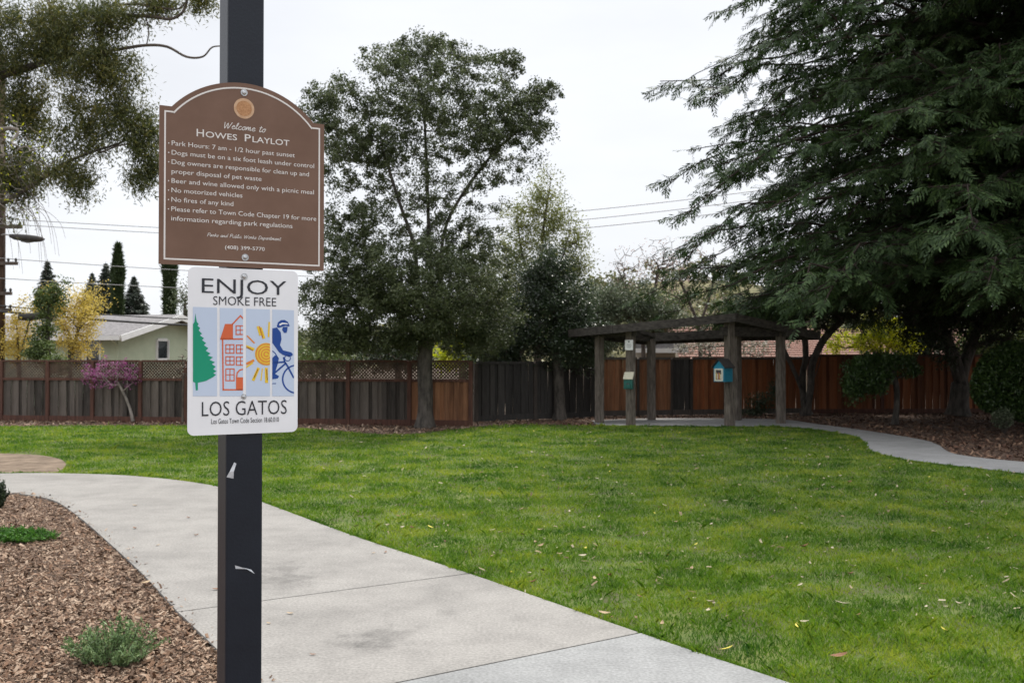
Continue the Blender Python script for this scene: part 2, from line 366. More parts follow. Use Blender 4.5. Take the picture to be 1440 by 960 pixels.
# ------------------------------------------------------------------ fences
def fence_bays(root, pts, post_m, board_m, zb, z_board, z_top=None, lattice_m=None, rail_m=None, board_w=.12, post_w=.1, post_h=None, cross=True):
    """pts: list of (x, y) post positions; boards from zb to z_board and an optional lattice from there to z_top"""
    ox, oy, _ = root.location
    P = [Vector((x-ox, y-oy, 0)) for x, y in pts]
    for i, p in enumerate(P):
        mbx = MB(); zt = (post_h or (z_top or z_board))+.01
        d = (P[min(i+1, len(P)-1)]-P[max(i-1, 0)]).normalized()
        Mz = Matrix.Rotation(math.atan2(d.y, d.x), 3, 'Z')
        mbx.box((p.x, p.y, zt/2), (post_w, post_w, zt), Mz)
        mbx.build('post', post_m[i] if isinstance(post_m, list) else post_m, root, bevel=.006)
    for i in range(len(P)-1):
        a, b = P[i], P[i+1]; d = (b-a); Ln = d.length; d.normalize(); nrm = Vector((d.y, -d.x, 0))
        Mz = Matrix.Rotation(math.atan2(d.y, d.x), 3, 'Z')
        bd = MB(); x = post_w/2+.004; k = 0
        while x < Ln-post_w/2-.02:
            ww = min(board_w*random.uniform(.9, 1.08), Ln-post_w/2-.004-x)
            off = .022 if k % 2 else -.016
            c = a+d*(x+ww/2)+nrm*(off-.0)
            h = z_board-zb-.03+random.uniform(-.006, .006)
            bd.box((c.x, c.y, zb+.03+h/2), (ww+.012, .018, h), Mz @ Matrix.Rotation(random.gauss(0,.006), 3, 'Y')); x += ww; k += 1
        bm_ = board_m[i % len(board_m)] if isinstance(board_m, list) else board_m
        bd.build('board_panel', bm_, root)
        rl = rail_m or post_m if not isinstance(post_m, list) else rail_m
        for z, hh, tk in ((zb-.01, .15, .075), (z_board+.02, .07, .09)) + (((z_top, .05, .09),) if z_top else ()):
            r = MB(); r.beam(a+d*post_w*.52+Vector((0,0,z)), b-d*post_w*.52+Vector((0,0,z)), tk, hh); r.build('rail', rl, root)
        if z_top:
            la = MB(); z0, z1 = z_board+.06, z_top-.03; H = z1-z0; s = -H
            while s < Ln-post_w:
                for sg in ((1, -1) if cross else (1,)):
                    u0, u1 = s, s+H; v0, v1 = (z0, z1) if sg > 0 else (z1, z0)
                    lo_, hi_ = post_w/2, Ln-post_w/2
                    if u1 <= lo_ or u0 >= hi_: continue
                    t0 = max(0, (lo_-u0)/(u1-u0)); t1 = min(1, (hi_-u0)/(u1-u0))
                    A = a+d*(u0+(u1-u0)*t0)+Vector((0,0,v0+(v1-v0)*t0))+nrm*(.006*sg); B = a+d*(u0+(u1-u0)*t1)+Vector((0,0,v0+(v1-v0)*t1))+nrm*(.006*sg)
                    if (B-A).length > .03: la.beam(A, B, .009, .034)
                s += .085
            la.build('lattice', lattice_m, root)
def on_line(px, A, B):
    """point on the plan line A-B seen at pixel column px"""
    k = (px-720)/F; d = B-A; t = (k*A.y-A.x)/(d.x-k*d.y); return (A+d*t).xy
A1, B1 = at(-420, 595, 28.5), at(664, 594, 24.6)
fr = empty('lattice_top_fence', (A1.x, A1.y, 0))
tag(fr, 'weathered board fence with diagonal lattice top and red-brown posts on the left', 'fence')
cols = [-420,-330,-240,-150,-60,3,68,131,198,262,340,417,490,576,662]
pp = [on_line(c, A1, B1) for c in cols]
fence_bays(fr, [(p.x, p.y) for p in pp], M['wood_redbrown'], [M['wood_grey']]*13+[M['wood_tan']], .1, 1.12, 1.62, M['lattice'], M['wood_redbrown'])
A2, B2 = at(669, 592, 26.2), at(842, 590, 28.2)
f2 = empty('board_fence', (A2.x, A2.y, 0)); tag(f2, 'dark blackened board fence behind the glossy dark tree', 'fence')
fence_bays(f2, [tuple(on_line(c, A2, B2)) for c in (669, 752, 842)], M['wood_grey'], M['wood_dark'], .12, 1.55, rail_m=M['wood_dark'])
A3, B3 = at(846, 588, 28.6), at(1131, 586, 30.0)
f3 = empty('board_fence', (A3.x, A3.y, 0)); tag(f3, 'patchwork fence of brown, grey and orange boards behind the timber shelter', 'fence')
fence_bays(f3, [tuple(on_line(c, A3, B3)) for c in (846, 897, 944, 972, 1038, 1131)], M['wood_grey'], [M['wood_tan'], M['wood_tan'], M['wood_dark'], M['wood_red'], M['wood_red']], .12, 1.66, rail_m=M['wood_grey'], post_w=.08)
A4, B4 = at(1137, 585, 30.2), at(1700, 583, 31.0)
f4 = empty('board_fence', (A4.x, A4.y, 0)); tag(f4, 'red-brown cedar board fence in the shade behind the right-hand mulch bed', 'fence')
fence_bays(f4, [tuple(on_line(c, A4, B4)) for c in (1137, 1240, 1343, 1446, 1560, 1690)], M['wood_redbrown'], M['wood_redshade'], .08, 1.74, rail_m=M['wood_redbrown'], post_w=.09)
# ------------------------------------------------------------------ trees
def tubes_np(name, P, par, rad, m, parent, sides=6, origin=None):
    """branches as tubes that run on through each node into its thickest child"""
    n = len(P); kids = [[] for _ in range(n)]
    for i in range(n):
        if par[i] >= 0: kids[par[i]].append(i)
    main = {k: max(c, key=lambda j: rad[j]) for k, c in enumerate(kids) if c}
    t = np.zeros((n, 3)); has = par >= 0
    t[has] = P[has]-P[par[has]]; t /= np.linalg.norm(t, axis=1, keepdims=True)+1e-9
    for i in range(n):
        if not has[i] and i in main: t[i] = t[main[i]]
    an = np.arange(sides)*2*np.pi/sides; ca, sa = np.cos(an)[:, None], np.sin(an)[:, None]
    V, Fc = [], []; ring, fx = {}, {}; k = np.arange(sides); q0 = np.stack([k, (k+1) % sides], 1)
    def frame(tv, x0):
        x = x0-tv*np.dot(x0, tv); l = np.linalg.norm(x)
        if l < 1e-3: x = np.cross(tv, (.31, .87, .4)); l = np.linalg.norm(x)
        return x/l
    def mk(p, tv, x, r):
        V.append(p+(x*ca+np.cross(tv, x)*sa)*r); return (len(V)-1)*sides
    order = []; st = [i for i in range(n) if not has[i]][::-1]
    while st:
        i = st.pop(); order.append(i); st += kids[i]
    for i in order:
        if not has[i]:
            fx[i] = frame(t[i], np.array([1., .1, 0])); ring[i] = mk(P[i], t[i], fx[i], rad[i]); continue
        j = par[i]; x = frame(t[i], fx[j]); fx[i] = x
        tv = t[i]+(t[main[i]] if i in main else t[i]); tv /= np.linalg.norm(tv)+1e-9
        r1 = mk(P[i], tv, frame(tv, x), rad[i])
        r0_ = ring[j] if main[j] == i else mk(P[j], t[i], x, min(rad[j], rad[i]*1.5))
        ring[i] = r1
        Fc.append(np.stack([r0_+q0[:, 0], r0_+q0[:, 1], r1+q0[:, 1], r1+q0[:, 0]], 1))
    return np_obj(name, np.concatenate(V), np.concatenate(Fc), m, parent, smooth=True, origin=origin)
def skeleton(trunks, targets, seg=.3, wob=.12, rise=.25, upw=.6):
    """trunks: list of polylines; each target is joined to the nearest piece already grown"""
    P, par = [], []
    for tr in trunks:
        pts = smooth_line(tr, 4); start = None
        if isinstance(tr, tuple): pass
        for i, p in enumerate(pts):
            par.append(len(P)-1 if i else -1); P.append(np.array(p))
        if len(P) > len(pts):           # later stems grow out of the nearest earlier node
            k = len(P)-len(pts); dist = [np.linalg.norm(P[j]-P[k]) for j in range(k)]; j = int(np.argmin(dist))
            if dist[j] < .7: par[k] = j
    P = np.array(P); par = list(par)
    first = len(P)
    d0 = np.min(np.linalg.norm(targets[:, None]-P[None], axis=2), axis=1)
    for ti in np.argsort(d0):
        t = targets[ti]; v = t-P; dd = np.linalg.norm(v, axis=1); cost = dd+upw*np.maximum(0, -v[:, 2])
        low = np.arange(len(P)) < 3
        cost = cost+np.where(low, 3, 0)
        j = int(np.argmin(cost)); n = max(1, int(round(dd[j]/seg))); A = P[j]; new = []
        for k in range(1, n+1):
            s = k/n; q = A+(t-A)*s
            if k < n: q = q+rng.normal(0, wob*seg, 3)+np.array([0, 0, rise*dd[j]*.25*math.sin(math.pi*s)])
            new.append(q); par.append(j if k == 1 else len(P)+k-2)
        P = np.vstack([P, new])
    return P, np.array(par)
def radii(P, par, tip=.008, rmax=None):
    """pipe model: the exponent is chosen so that the foot comes out rmax thick"""
    n = len(P); kids = [[] for _ in range(n)]; st = []
    for i in range(n):
        if par[i] >= 0: kids[par[i]].append(i)
    order = []; st = [i for i in range(n) if par[i] < 0]
    while st:
        i = st.pop(); order.append(i); st += kids[i]
    order = order[::-1]
    def run(e):
        r = np.full(n, tip); acc = np.zeros(n)
        for i in order:
            r[i] = max(tip, acc[i]**(1/e)) if acc[i] > 0 else tip
            if par[i] >= 0: acc[par[i]] += r[i]**e
        return r
    if rmax is None: return run(2.3)
    a, b_ = 1.3, 5.0
    for _ in range(14):
        e = (a+b_)/2; r = run(e)
        if r.max() > rmax: a = e
        else: b_ = e
    return r
def leaves_np(name, C, L, Wd, m, parent, droop=.0, origin=None, up=.5, midx=None, out=None):
    """one kite-shaped leaf per centre"""
    n = len(C); L = L*(.65+.7*rng.random(n)); Wd = Wd*(.7+.6*rng.random(n))
    d = rng.normal(0, 1, (n, 3)); 
    if out is not None: d = d+out*1.2
    d[:, 2] -= droop*2.2; d /= np.linalg.norm(d, axis=1, keepdims=True)
    nn = rng.normal(0, 1, (n, 3)); nn[:, 2] = np.abs(nn[:, 2])+up
    s = np.cross(d, nn); s /= np.linalg.norm(s, axis=1, keepdims=True)+1e-6
    f = np.cross(s, d)
    dl = d*L[:, None]; sw = s*(Wd/2)[:, None]; C = C-dl*.4
    V = np.stack([C, C+dl*.45+sw+f*(Wd*.15)[:, None], C+dl, C+dl*.45-sw+f*(Wd*.15)[:, None]], 1).reshape(-1, 3)
    i = np.arange(n)[:, None]*4
    return np_obj(name, V, i+np.array([[0,1,2,3]]), m, parent, origin=origin, midx=midx)
def blob_targets(blobs, shell=.45):
    """blobs: (px, py, Y, rx_px, ry_px, n[, depth factor])"""
    out = []
    for bl in blobs:
        px, py, Y, rx, ry, n = bl[:6]; df = bl[6] if len(bl) > 6 else .8
        c = np.array(at(px, py, Y)); k = m_px(Y); v = rng.normal(0, 1, (n, 3)); v /= np.linalg.norm(v, axis=1, keepdims=True)
        r = (rng.random(n)**shell)[:, None]
        out.append(c+v*r*np.array([rx*k, rx*k*df, ry*k]))
    return np.concatenate(out)
def around(T, n, sig, flat=.8):
    C = np.repeat(T, n, 0); sig = sig*np.repeat(.5+1.0*rng.random((len(T), 1))**1.5, n, 0)
    keep = rng.random(len(C)) < np.repeat(.45+.6*rng.random(len(T)), n); C, sig = C[keep], sig[keep]
    v = rng.normal(0, 1, C.shape); v /= np.linalg.norm(v, axis=1, keepdims=True)
    return C+v*np.array([1, 1, flat])*sig*1.9*rng.random((len(C), 1))**.5
def tree(name, label, cat, base, trunks, blobs, bark, leaf, per, sig, L, Wd, tip=.008, rmax=.2, seg=.3, group=None, droop=0., shell=.45, wob=.12, rise=.25, along=0, flat=.8, sides=6, extra=None, crown='crown', upw=.6, zmin=None, slim=0):
    T = blob_targets(blobs, shell)
    if zmin is not None: T = T[T[:, 2] > zmin]
    P, par = skeleton(trunks, T, seg, wob, rise, upw); rad = radii(P, par, tip, rmax=rmax)
    if slim: rad = np.where(P[:, 2] > trunks[0][-1][2] if len(trunks[0]) < 5 else -1, tip+(rad-tip)*(rad/rad.max())**slim, rad)
    # flare at the foot
    for i in range(len(P)):
        h = P[i, 2]-base[2]
        if i < sum(len(smooth_line(t, 4)) for t in trunks) and h < .5: rad[i] *= 1+.55*(1-max(h, 0)/.5)**2
    root = empty(name, tuple(base)); tag(root, label, cat, group)
    o = tuple(base)
    tubes_np('trunk', P, par, rad, bark, root, sides, origin=o)
    if per:
        C = around(T, per, sig, flat)
        if along:
            tw = P[rad < tip*2.2]; C = np.concatenate([C, around(tw, along, sig*.6, flat)])
        C = C[C[:, 2] > base[2]+.05]
        leaves_np(crown, C, L, Wd, leaf, root, droop, origin=o)
    return root
def tp(*pts): return [at(x, y, Y) for x, y, Y in pts]

M['lf_oak'] = leafmat('oak_leaf', (.036,.05,.021), (.145,.167,.08), (.074,.094,.041))
M['lf_lime'] = leafmat('pale_green_leaf', (.08,.10,.028), (.31,.315,.12), (.165,.185,.06), transl=.35)
M['lf_gloss'] = leafmat('glossy_dark_leaf', (.016,.03,.014), (.06,.085,.04), rough=.28, spec=.6)
M['lf_greygreen'] = leafmat('grey_green_leaf', (.045,.065,.035), (.19,.215,.135), (.095,.12,.068))
M['lf_euc'] = leafmat('eucalyptus_leaf', (.036,.05,.018), (.2,.18,.05), (.082,.095,.034), transl=.35, scale=1.2)
M['lf_redwood'] = leafmat('redwood_needle', (.014,.03,.009), (.076,.118,.04), (.034,.061,.02), rough=.6, scale=.9, transl=.15, spec=.2)
M['lf_dark'] = leafmat('dark_leaf', (.014,.022,.01), (.05,.07,.03), (.026,.04,.018))
M['lf_yellow'] = leafmat('yellow_blossom', (.36,.28,.06), (.74,.6,.2), (.54,.43,.11), transl=.3)
M['lf_ygreen'] = leafmat('yellow_green_leaf', (.20,.25,.02), (.58,.55,.06), (.36,.40,.035), transl=.4)
M['lf_mid'] = leafmat('mid_green_leaf', (.045,.075,.02), (.15,.19,.055), (.085,.12,.035))
M['lf_fir'] = leafmat('fir_needle', (.022,.034,.024), (.075,.09,.06), (.04,.056,.038), scale=.6)
M['lf_cypress'] = leafmat('cypress_leaf', (.022,.04,.016), (.07,.1,.04), (.04,.062,.025), scale=.9)
M['lf_box'] = leafmat('boxwood_leaf', (.02,.045,.012), (.10,.16,.04), (.045,.085,.022), rough=.32, spec=.5)
M['lf_pink'] = leafmat('redbud_blossom', (.18,.055,.13), (.46,.16,.34), (.3,.09,.22), transl=.25)
M['lf_bud'] = leafmat('pale_pink_blossom', (.30,.2,.17), (.72,.58,.54), (.5,.38,.33))
M['lf_sage'] = leafmat('grey_sage_leaf', (.075,.13,.045), (.29,.38,.17), (.145,.225,.09))
M['lf_ground'] = leafmat('low_green_leaf', (.03,.10,.014), (.12,.26,.04), (.06,.17,.022))

# the live oak in the middle of the lawn edge
b = gnd(597, 601, .02)
oak_tr = [tp((597,601,b.y),(598,560,b.y),(597,520,b.y),(598,478,b.y)),
          tp((598,478,b.y),(588,420,24.3),(583,350,24.2),(560,280,24.0),(535,200,24)),
          tp((598,478,b.y),(606,410,24.6),(603,330,24.8),(600,240,25),(596,140,25)),
          tp((598,478,b.y),(618,420,24.8),(622,340,25),(640,290,25.2),(690,220,25.4),(740,175,25.4)),
          tp((598,478,b.y),(560,440,24),(500,390,23.8),(470,340,23.6))]
tree('oak_tree', 'tall dark-leaved oak with open airy crown at the lawn edge in front of the fence', 'tree', b, oak_tr,
     [(600,150,24.6,160,88,330),(500,205,24.2,86,88,190),(690,190,25,90,74,190),(745,160,25.2,46,42,60),(448,165,24.3,34,50,50),(560,90,24.6,56,30,44),(650,90,24.8,54,30,44),(600,280,24.7,130,80,150),(500,345,23.8,84,72,170),(650,370,24.8,84,72,190),(560,430,24,110,52,190),(478,430,24.2,62,56,130),(680,440,25,54,56,120),(620,455,23.6,60,34,90),(480,472,24,58,26,100),(560,478,24,62,20,90),(662,478,24.8,60,24,100),(765,130,25.2,24,16,20),(712,92,25,26,26,26),(605,62,24.6,48,18,30),(600,400,22.9,100,66,200),(520,400,23.2,70,60,100)],
     M['bark'], M['lf_oak'], 92, .125, .068, .038, tip=.005, rmax=.19, slim=.45, along=4, shell=.5, sides=7)

# trees of the gardens behind the fences
b = gnd(757, 582)
tree('lime_green_tree', 'loose pale yellow-green tree rising behind the dark fence beside the oak', 'tree', b,
     [tp((757,582,33),(756,500,33),(758,420,33),(762,340,33),(772,270,33)), tp((758,420,33),(735,360,33.3),(728,310,33.4)), tp((758,440,33),(785,380,32.7),(800,330,32.6))],
     [(768,285,33,32,52,40),(735,330,33.4,42,52,50),(790,345,32.8,36,52,50),(765,400,33,66,56,70),(690,390,33.5,62,72,60),(810,375,33,18,44,20)], M['twig'], M['lf_lime'], 110, .26, .085, .042, tip=.009, rmax=.13, along=4)
b = gnd(787, 590)
tree('glossy_leaved_tree', 'dense glossy dark tree hanging over the blackened board fence', 'tree', b,
     [tp((787,590,27.1),(786,540,27.1),(783,490,27.1),(780,440,27.1))],
     [(772,432,27.2,58,60,120),(800,480,27.2,58,44,90),(725,480,27.4,50,44,80),(765,380,27.4,40,34,40),(700,505,27.5,34,22,30)], M['bark'], M['lf_gloss'], 165, .21, .09, .038, tip=.008, rmax=.15, along=3)
b = gnd(850, 583)
tree('grey_green_bush', 'grey-green bush showing above the fence left of the timber shelter', 'bush', b,
     [tp((850,583,31),(850,500,31),(852,450,31))], [(850,432,31,58,34,90),(895,425,31.4,44,30,50),(830,475,30.5,44,34,50),(925,450,31.5,38,26,40)], M['twig'], M['lf_greygreen'], 120, .24, .085, .045, tip=.01, rmax=.07)
for px, lab, bl in ((905, 'nearly bare thin-branched tree with pale buds behind the left part of the shelter', [(905,375,34,52,42,190),(870,392,34,34,32,90),(945,365,34,38,38,130)]),
                    (985, 'bare branching tree with pale pink blossom behind the middle of the shelter', [(975,385,35,44,50,190),(1000,440,34.5,44,40,120),(945,405,35,36,46,120)])):
    tree('bare_tree', lab, 'tree', gnd(px, 578), [tp((px,578,34.3),(px,500,34.3),(px-3,455,34.3)), tp((px-3,455,34.3),(px-22,410,34.3),(px-40,370,34.3)), tp((px-3,460,34.3),(px+14,415,34.5),(px+22,370,34.5))], bl,
         M['twig'], M['lf_bud'], 3, .12, .055, .04, tip=.006, rmax=.075, rise=.12, wob=.2)
b = gnd(1000, 578)
tree('white_flowering_shrub', 'white flowering shrub against the tiled roof seen through the shelter', 'bush', b, [tp((1000,578,33),(1000,520,33),(998,495,33))],
     [(990,486,33,30,16,50),(1065,488,33,40,16,50),(960,492,33,18,10,16)], M['twig'], leafmat('white_blossom', (.4,.36,.33), (.85,.8,.76), (.2,.2,.12)), 26, .14, .06, .05, tip=.008, rmax=.04)
b = gnd(1236, 578)
tree('yellow_green_tree', 'bright yellow-green young tree behind the red-brown fence', 'tree', b, [tp((1236,578,33.5),(1238,520,33.5),(1238,470,33.5)), tp((1238,510,33.5),(1215,470,33.5)), tp((1238,510,33.5),(1262,468,33.5))],
     [(1236,466,33.5,34,32,70),(1205,485,33.5,34,16,30),(1272,478,33.5,30,24,30),(1180,482,33.5,24,18,16)], M['twig'], M['lf_ygreen'], 64, .18, .08, .05, tip=.012, rmax=.07)
b = gnd(65, 585)
tree('ivy_covered_tree', 'narrow dark-green leafy tree leaning over the fence beside the yellow blossom', 'tree', b, [tp((68,585,28.6),(66,500,28.6),(70,420,28.6))],
     [(68,425,28.6,17,24,44),(60,470,28.6,16,36,50),(56,496,28.2,20,20,44),(76,516,27.7,20,16,34),(84,408,28.6,15,20,16)], M['bark'], M['lf_mid'], 50, .13, .075, .045, tip=.01, rmax=.09)
for px, sd_, lab in ((100, 0, 'yellow-blossomed tree in front of the pale green house roof'), (28, 1, 'smaller yellow-blossomed tree beside the utility pole')):
    b = gnd(px, 580)
    bl = [(102,450,30.5,34,48,70),(122,430,31,22,36,36),(80,440,30.5,22,40,30),(112,492,30.5,26,24,30)] if not sd_ else [(30,468,30.5,24,30,40),(18,495,30.5,22,16,26),(38,440,30.5,18,22,14)]
    tree('yellow_tree', lab, 'tree', b, [tp((px,580,30.5),(px-2,510,30.5),(px-4,465,30.5)), tp((px-2,510,30.5),(px+14,450,30.5))], bl, M['twig'], M['lf_yellow'], 72, .2, .055, .04, tip=.007, rmax=.07, along=1, group='yellow trees behind the fence')
b = gnd(187, 592, .02)
tree('redbud_tree', 'small magenta-flowering tree with a thin leaning trunk before the fence', 'tree', b, [tp((187,592,26.1),(183,575,26.1),(175,555,26.1),(166,538,26.1))],
     [(158,527,26.1,44,20,76),(188,530,26,18,12,20),(130,528,26.2,18,11,18),(163,512,26.2,26,12,20)], M['bark_pale'], M['lf_pink'], 20, .06, .04, .03, tip=.0045, rmax=.035, rise=.5, along=1)
b = gnd(257, 593, .02)
tree('bare_sapling', 'leafless grey sapling standing before the fence behind the white sign', 'tree', b, [tp((257,593,25.6),(257,560,25.6),(258,525,25.6))],
     [(256,515,25.6,16,26,34)], M['twig'], M['lf_bud'], 1, .06, .04, .03, tip=.006, rmax=.025, rise=.3)
b = gnd(262, 540, 0)
tree('pale_leafed_tree', 'pale loose tree just left of the white sign edge behind the house', 'tree', at(262, 535, 46), [tp((262,535,46),(262,470,46),(260,430,46))], [(260,420,46,16,30,50),(270,450,46,20,20,30)], M['twig'], M['lf_greygreen'], 18, .3, .1, .06, tip=.015, rmax=.12)

# redwood: whorls of drooping branches carrying feathered sprays
def conifer(name, label, base, H, z0, Lmax, nb, spray, lw, leafm, barkm, r0, drop=.28, rise=.14, n2=14, ns=5, nl=7, prof=1.2, group=None, zpow=1.0, sub=.28, droopy=.22, hang=.55):
    base = np.array(base); root = empty(name, tuple(base)); tag(root, label, 'tree', group)
    segs_a, segs_b, ra_, rb_, sp_o, sp_d = [], [], [], [], [], []; sp_f = []
    K = 12
    for i in range(K):
        z, zz = H*i/K, H*(i+1)/K; fl = lambda q: r0*(1-q/H)**.9+.012+ (r0*.6*(1-q/1.2)**2 if q < 1.2 else 0)
        segs_a.append((0,0,z)); segs_b.append((0,0,zz)); ra_.append(fl(z)); rb_.append(fl(zz))
    for k in range(nb):
        u = (k+.5)/nb; z = z0+(H-z0)*u**zpow*.97; az = k*2.39996+rng.normal(0, .25)
        Lb = Lmax*(1-((z-z0)/(H-z0))**prof)*(.72+.4*rng.random())+.05*spray/.17*.6
        dx, dy = math.cos(az), math.sin(az); S = 9; pts = []
        rs, dr = rise*(.3+1.4*rng.random()), drop*(.5+rng.random())
        bend = rng.normal(0, .14)*Lb
        if H > 20: dr = min(dr, rs+(z-2.85)/Lb)     # the lowest boughs stay above head height
        for j in range(S+1):
            s = j/S; pts.append(np.array([dx*Lb*s, dy*Lb*s, z+Lb*(rs*s-dr*s*s)])+rng.normal(0, (.11 if H > 20 else .03)*Lb/6, 3)*(s > 0)+np.array([-dy, dx, 0])*bend*s*s)
        for j in range(S):
            segs_a.append(pts[j]); segs_b.append(pts[j+1]); rr = .034*(Lb/6)*(1-j/S)+.006; ra_.append(rr+.004); rb_.append(rr)
        for j in range(n2):
            s = .1+.9*(j+rng.random())/n2; f = s*S; i0 = min(int(f), S-1); p = pts[i0]+(pts[i0+1]-pts[i0])*(f-i0)
            sg = 1 if j % 2 else -1; a2 = az+sg*(.55+.55*rng.random())*(1 if s < .97 else .1)
            l2 = Lb*sub*(1.05-s)*(.6+.7*rng.random())+spray*1.2; l2 = min(l2, Lb*.55+.06*spray); d2 = np.array([math.cos(a2), math.sin(a2), .06+rng.normal(0, .15)])
            e = p+d2*l2+np.array([0, 0, -droopy*l2]); segs_a.append(p); segs_b.append(e); ra_.append(.012); rb_.append(.006)
            for q in range(ns):
                t = (q+.4+.6*rng.random())/ns; o = p+d2*l2*t+np.array([0, 0, -droopy*l2*t*t])
                sp_f.append(min(1, .12+Lb/(3.2*spray))); sp_o.append(o+rng.normal(0, .06*spray, 3)); dd = d2*.7+np.array([rng.normal(0, .5), rng.normal(0, .5), -hang+rng.normal(0, .35)]); sp_d.append(dd)
    A, Bv = np.array(segs_a), np.array(segs_b); n = len(A)
    P = np.empty((2*n, 3)); P[0::2] = A; P[1::2] = Bv; par = np.full(2*n, -1); par[1::2] = np.arange(0, 2*n, 2)
    rad = np.empty(2*n); rad[0::2] = ra_; rad[1::2] = rb_
    tubes_np('trunk', P, par, rad, barkm, root, 6)
    O = np.array(sp_o); D = np.array(sp_d); D /= np.linalg.norm(D, axis=1, keepdims=True)
    side = np.cross(D, np.array([0, 0, 1.])+rng.normal(0, .35, O.shape)); side /= np.linalg.norm(side, axis=1, keepdims=True)+1e-6
    nrm = np.cross(side, D); Ls = spray*(.6+.7*rng.random(len(O)))*np.array(sp_f); Vs = []
    for j in range(nl):
        for sg in (1, -1):
            t = (j+.3)/nl; ll = Ls*.5*(1-.55*t)*(.8+.4*rng.random(len(O)))
            o = O+D*(Ls*t)[:, None]; d = D*.75+side*sg*.7-np.array([0, 0, .22])+rng.normal(0, .12, O.shape); d /= np.linalg.norm(d, axis=1, keepdims=True)
            w_ = np.cross(d, nrm); w_ /= np.linalg.norm(w_, axis=1, keepdims=True)+1e-6; w_ = w_*lw*(.75+.5*rng.random(len(O)))[:, None]
            Vs.append(np.stack([o, o+d*ll[:, None]*.5+w_, o+d*ll[:, None], o+d*ll[:, None]*.5-w_], 1))
    V = np.concatenate(Vs, 1).reshape(-1, 3)
    Fc = np.arange(len(V)).reshape(-1, 4)
    np_obj('crown', V, Fc, leafm, root)
    return root
rw = gnd(1455, 597)
conifer('redwood_tree', 'huge dark redwood with drooping sprays filling the upper right', (rw.x, rw.y-.8, 0), 24, 3.5, 8.8, 620, .4, .0185, M['lf_redwood'], M['bark_redwood'], .42, n2=28, ns=6, nl=6, prof=2.6, sub=.11, zpow=1.35, droopy=.35, hang=.6)

# dark broadleaf trees under the redwood
b = gnd(1347, 584, .01)
tree('twin_trunk_tree', 'dark leaning tree with a flared foot in front of the red-brown fence', 'tree', b,
     [tp((1347,584,28.6),(1350,550,28.6),(1356,515,28.6),(1368,480,28.6),(1385,440,28.4)), tp((1352,540,28.6),(1340,500,28.4),(1318,450,28))],
     [(1310,445,27.6,66,44,170),(1370,445,28.4,84,52,200),(1425,445,28.4,50,56,90),(1300,470,27.4,34,26,40),(1325,500,27.6,26,20,16),(1320,390,28,110,44,110)], M['bark'], M['lf_dark'], 44, .2, .09, .036, tip=.012, rmax=.27, droop=.3, along=1, sides=8)
b = gnd(1128, 583, .01)
tree('multi_trunk_tree', 'dark tree with several slanting trunks beside the right end of the shelter', 'tree', b,
     [tp((1134,583,28.9),(1128,550,28.9),(1116,520,28.9),(1104,495,28.9),(1092,470,28.9)), tp((1134,583,28.9),(1140,545,28.8),(1143,510,28.7),(1160,475,28.5),(1185,450,28.2)), tp((1130,565,28.9),(1128,530,29),(1133,500,29),(1130,450,29)), tp((1139,545,28.8),(1152,512,28.9),(1158,470,29))],
     [(1150,430,28.4,80,34,140),(1090,440,28.8,60,30,90),(1185,425,28,44,26,50),(1130,395,28.6,90,34,90),(1215,405,28,60,30,50)], M['bark'], M['lf_dark'], 44, .2, .09, .036, tip=.012, rmax=.16, droop=.3, sides=8)
b = gnd(1258, 597, .01)
tree('small_drooping_tree', 'small drooping dark shrub-like tree in the mulch beside the curving path', 'tree', b, [tp((1258,597,25.1),(1261,570,25.1),(1260,540,25.1),(1252,515,25.1))],
     [(1218,530,24.8,30,28,90),(1242,508,25.1,34,14,50),(1270,515,25.1,28,18,30),(1205,545,25,16,16,24)], M['bark'], M['lf_box'], 110, .13, .075, .034, tip=.006, rmax=.08, droop=.5, rise=.6)

# low plants and clipped bush
def shrub(name, label, cat, base, blobs, n, L, Wd, leaf, stem=True, droop=0., shell=.2, up=.5):
    root = empty(name, tuple(base)); tag(root, label, cat); o = tuple(base)
    T = blob_targets([bl[:5]+(int(bl[5]*n),) for bl in blobs], shell); T = T[T[:, 2] > base[2]+.01]
    if stem:
        sel = T[rng.choice(len(T), min(40, len(T)), replace=False)]
        bs = np.array(base); P = [bs]; par = [-1]
        for t in sel:
            k = len(P); P += [bs+(t-bs)*.5+np.array([0, 0, .05*np.linalg.norm(t-bs)]), t]; par += [0, k]
        P = np.array(P); r = np.full(len(P), .003+.003*np.linalg.norm(sel-bs, axis=1).mean()); r[2::2] *= .5
        tubes_np('stem', P, np.array(par), r, M['twig'], root, 5, origin=o)
    leaves_np('foliage', T, L, Wd, leaf, root, droop, origin=o, up=up); return root
b = gnd(1410, 606, .01)
shrub('round_shrub', 'clipped round glossy green shrub at the far right of the mulch', 'shrub', b, [(1420,535,b.y,50,50,1.0),(1395,545,b.y,30,36,.3),(1440,560,b.y,34,34,.4),(1430,500,b.y,30,22,.25)], 13000, .075, .042, M['lf_box'], shell=.18)
b = gnd(1412, 611, .01)
shrub('spindly_shrub', 'small pale spindly plant under the clipped round shrub', 'shrub', b, [(1410,588,b.y,16,16,1.0)], 700, .07, .03, M['lf_greygreen'], shell=.5)
b = gnd(1075, 590, .01)
shrub('leafy_plant', 'low green plants by the orange fence boards under the shelter', 'plant', b, [(1072,566,28.8,26,18,.6),(1090,548,29,14,18,.3),(1060,580,28.6,22,9,.3)], 1300, .09, .03, M['lf_dark'], shell=.7, stem=False)
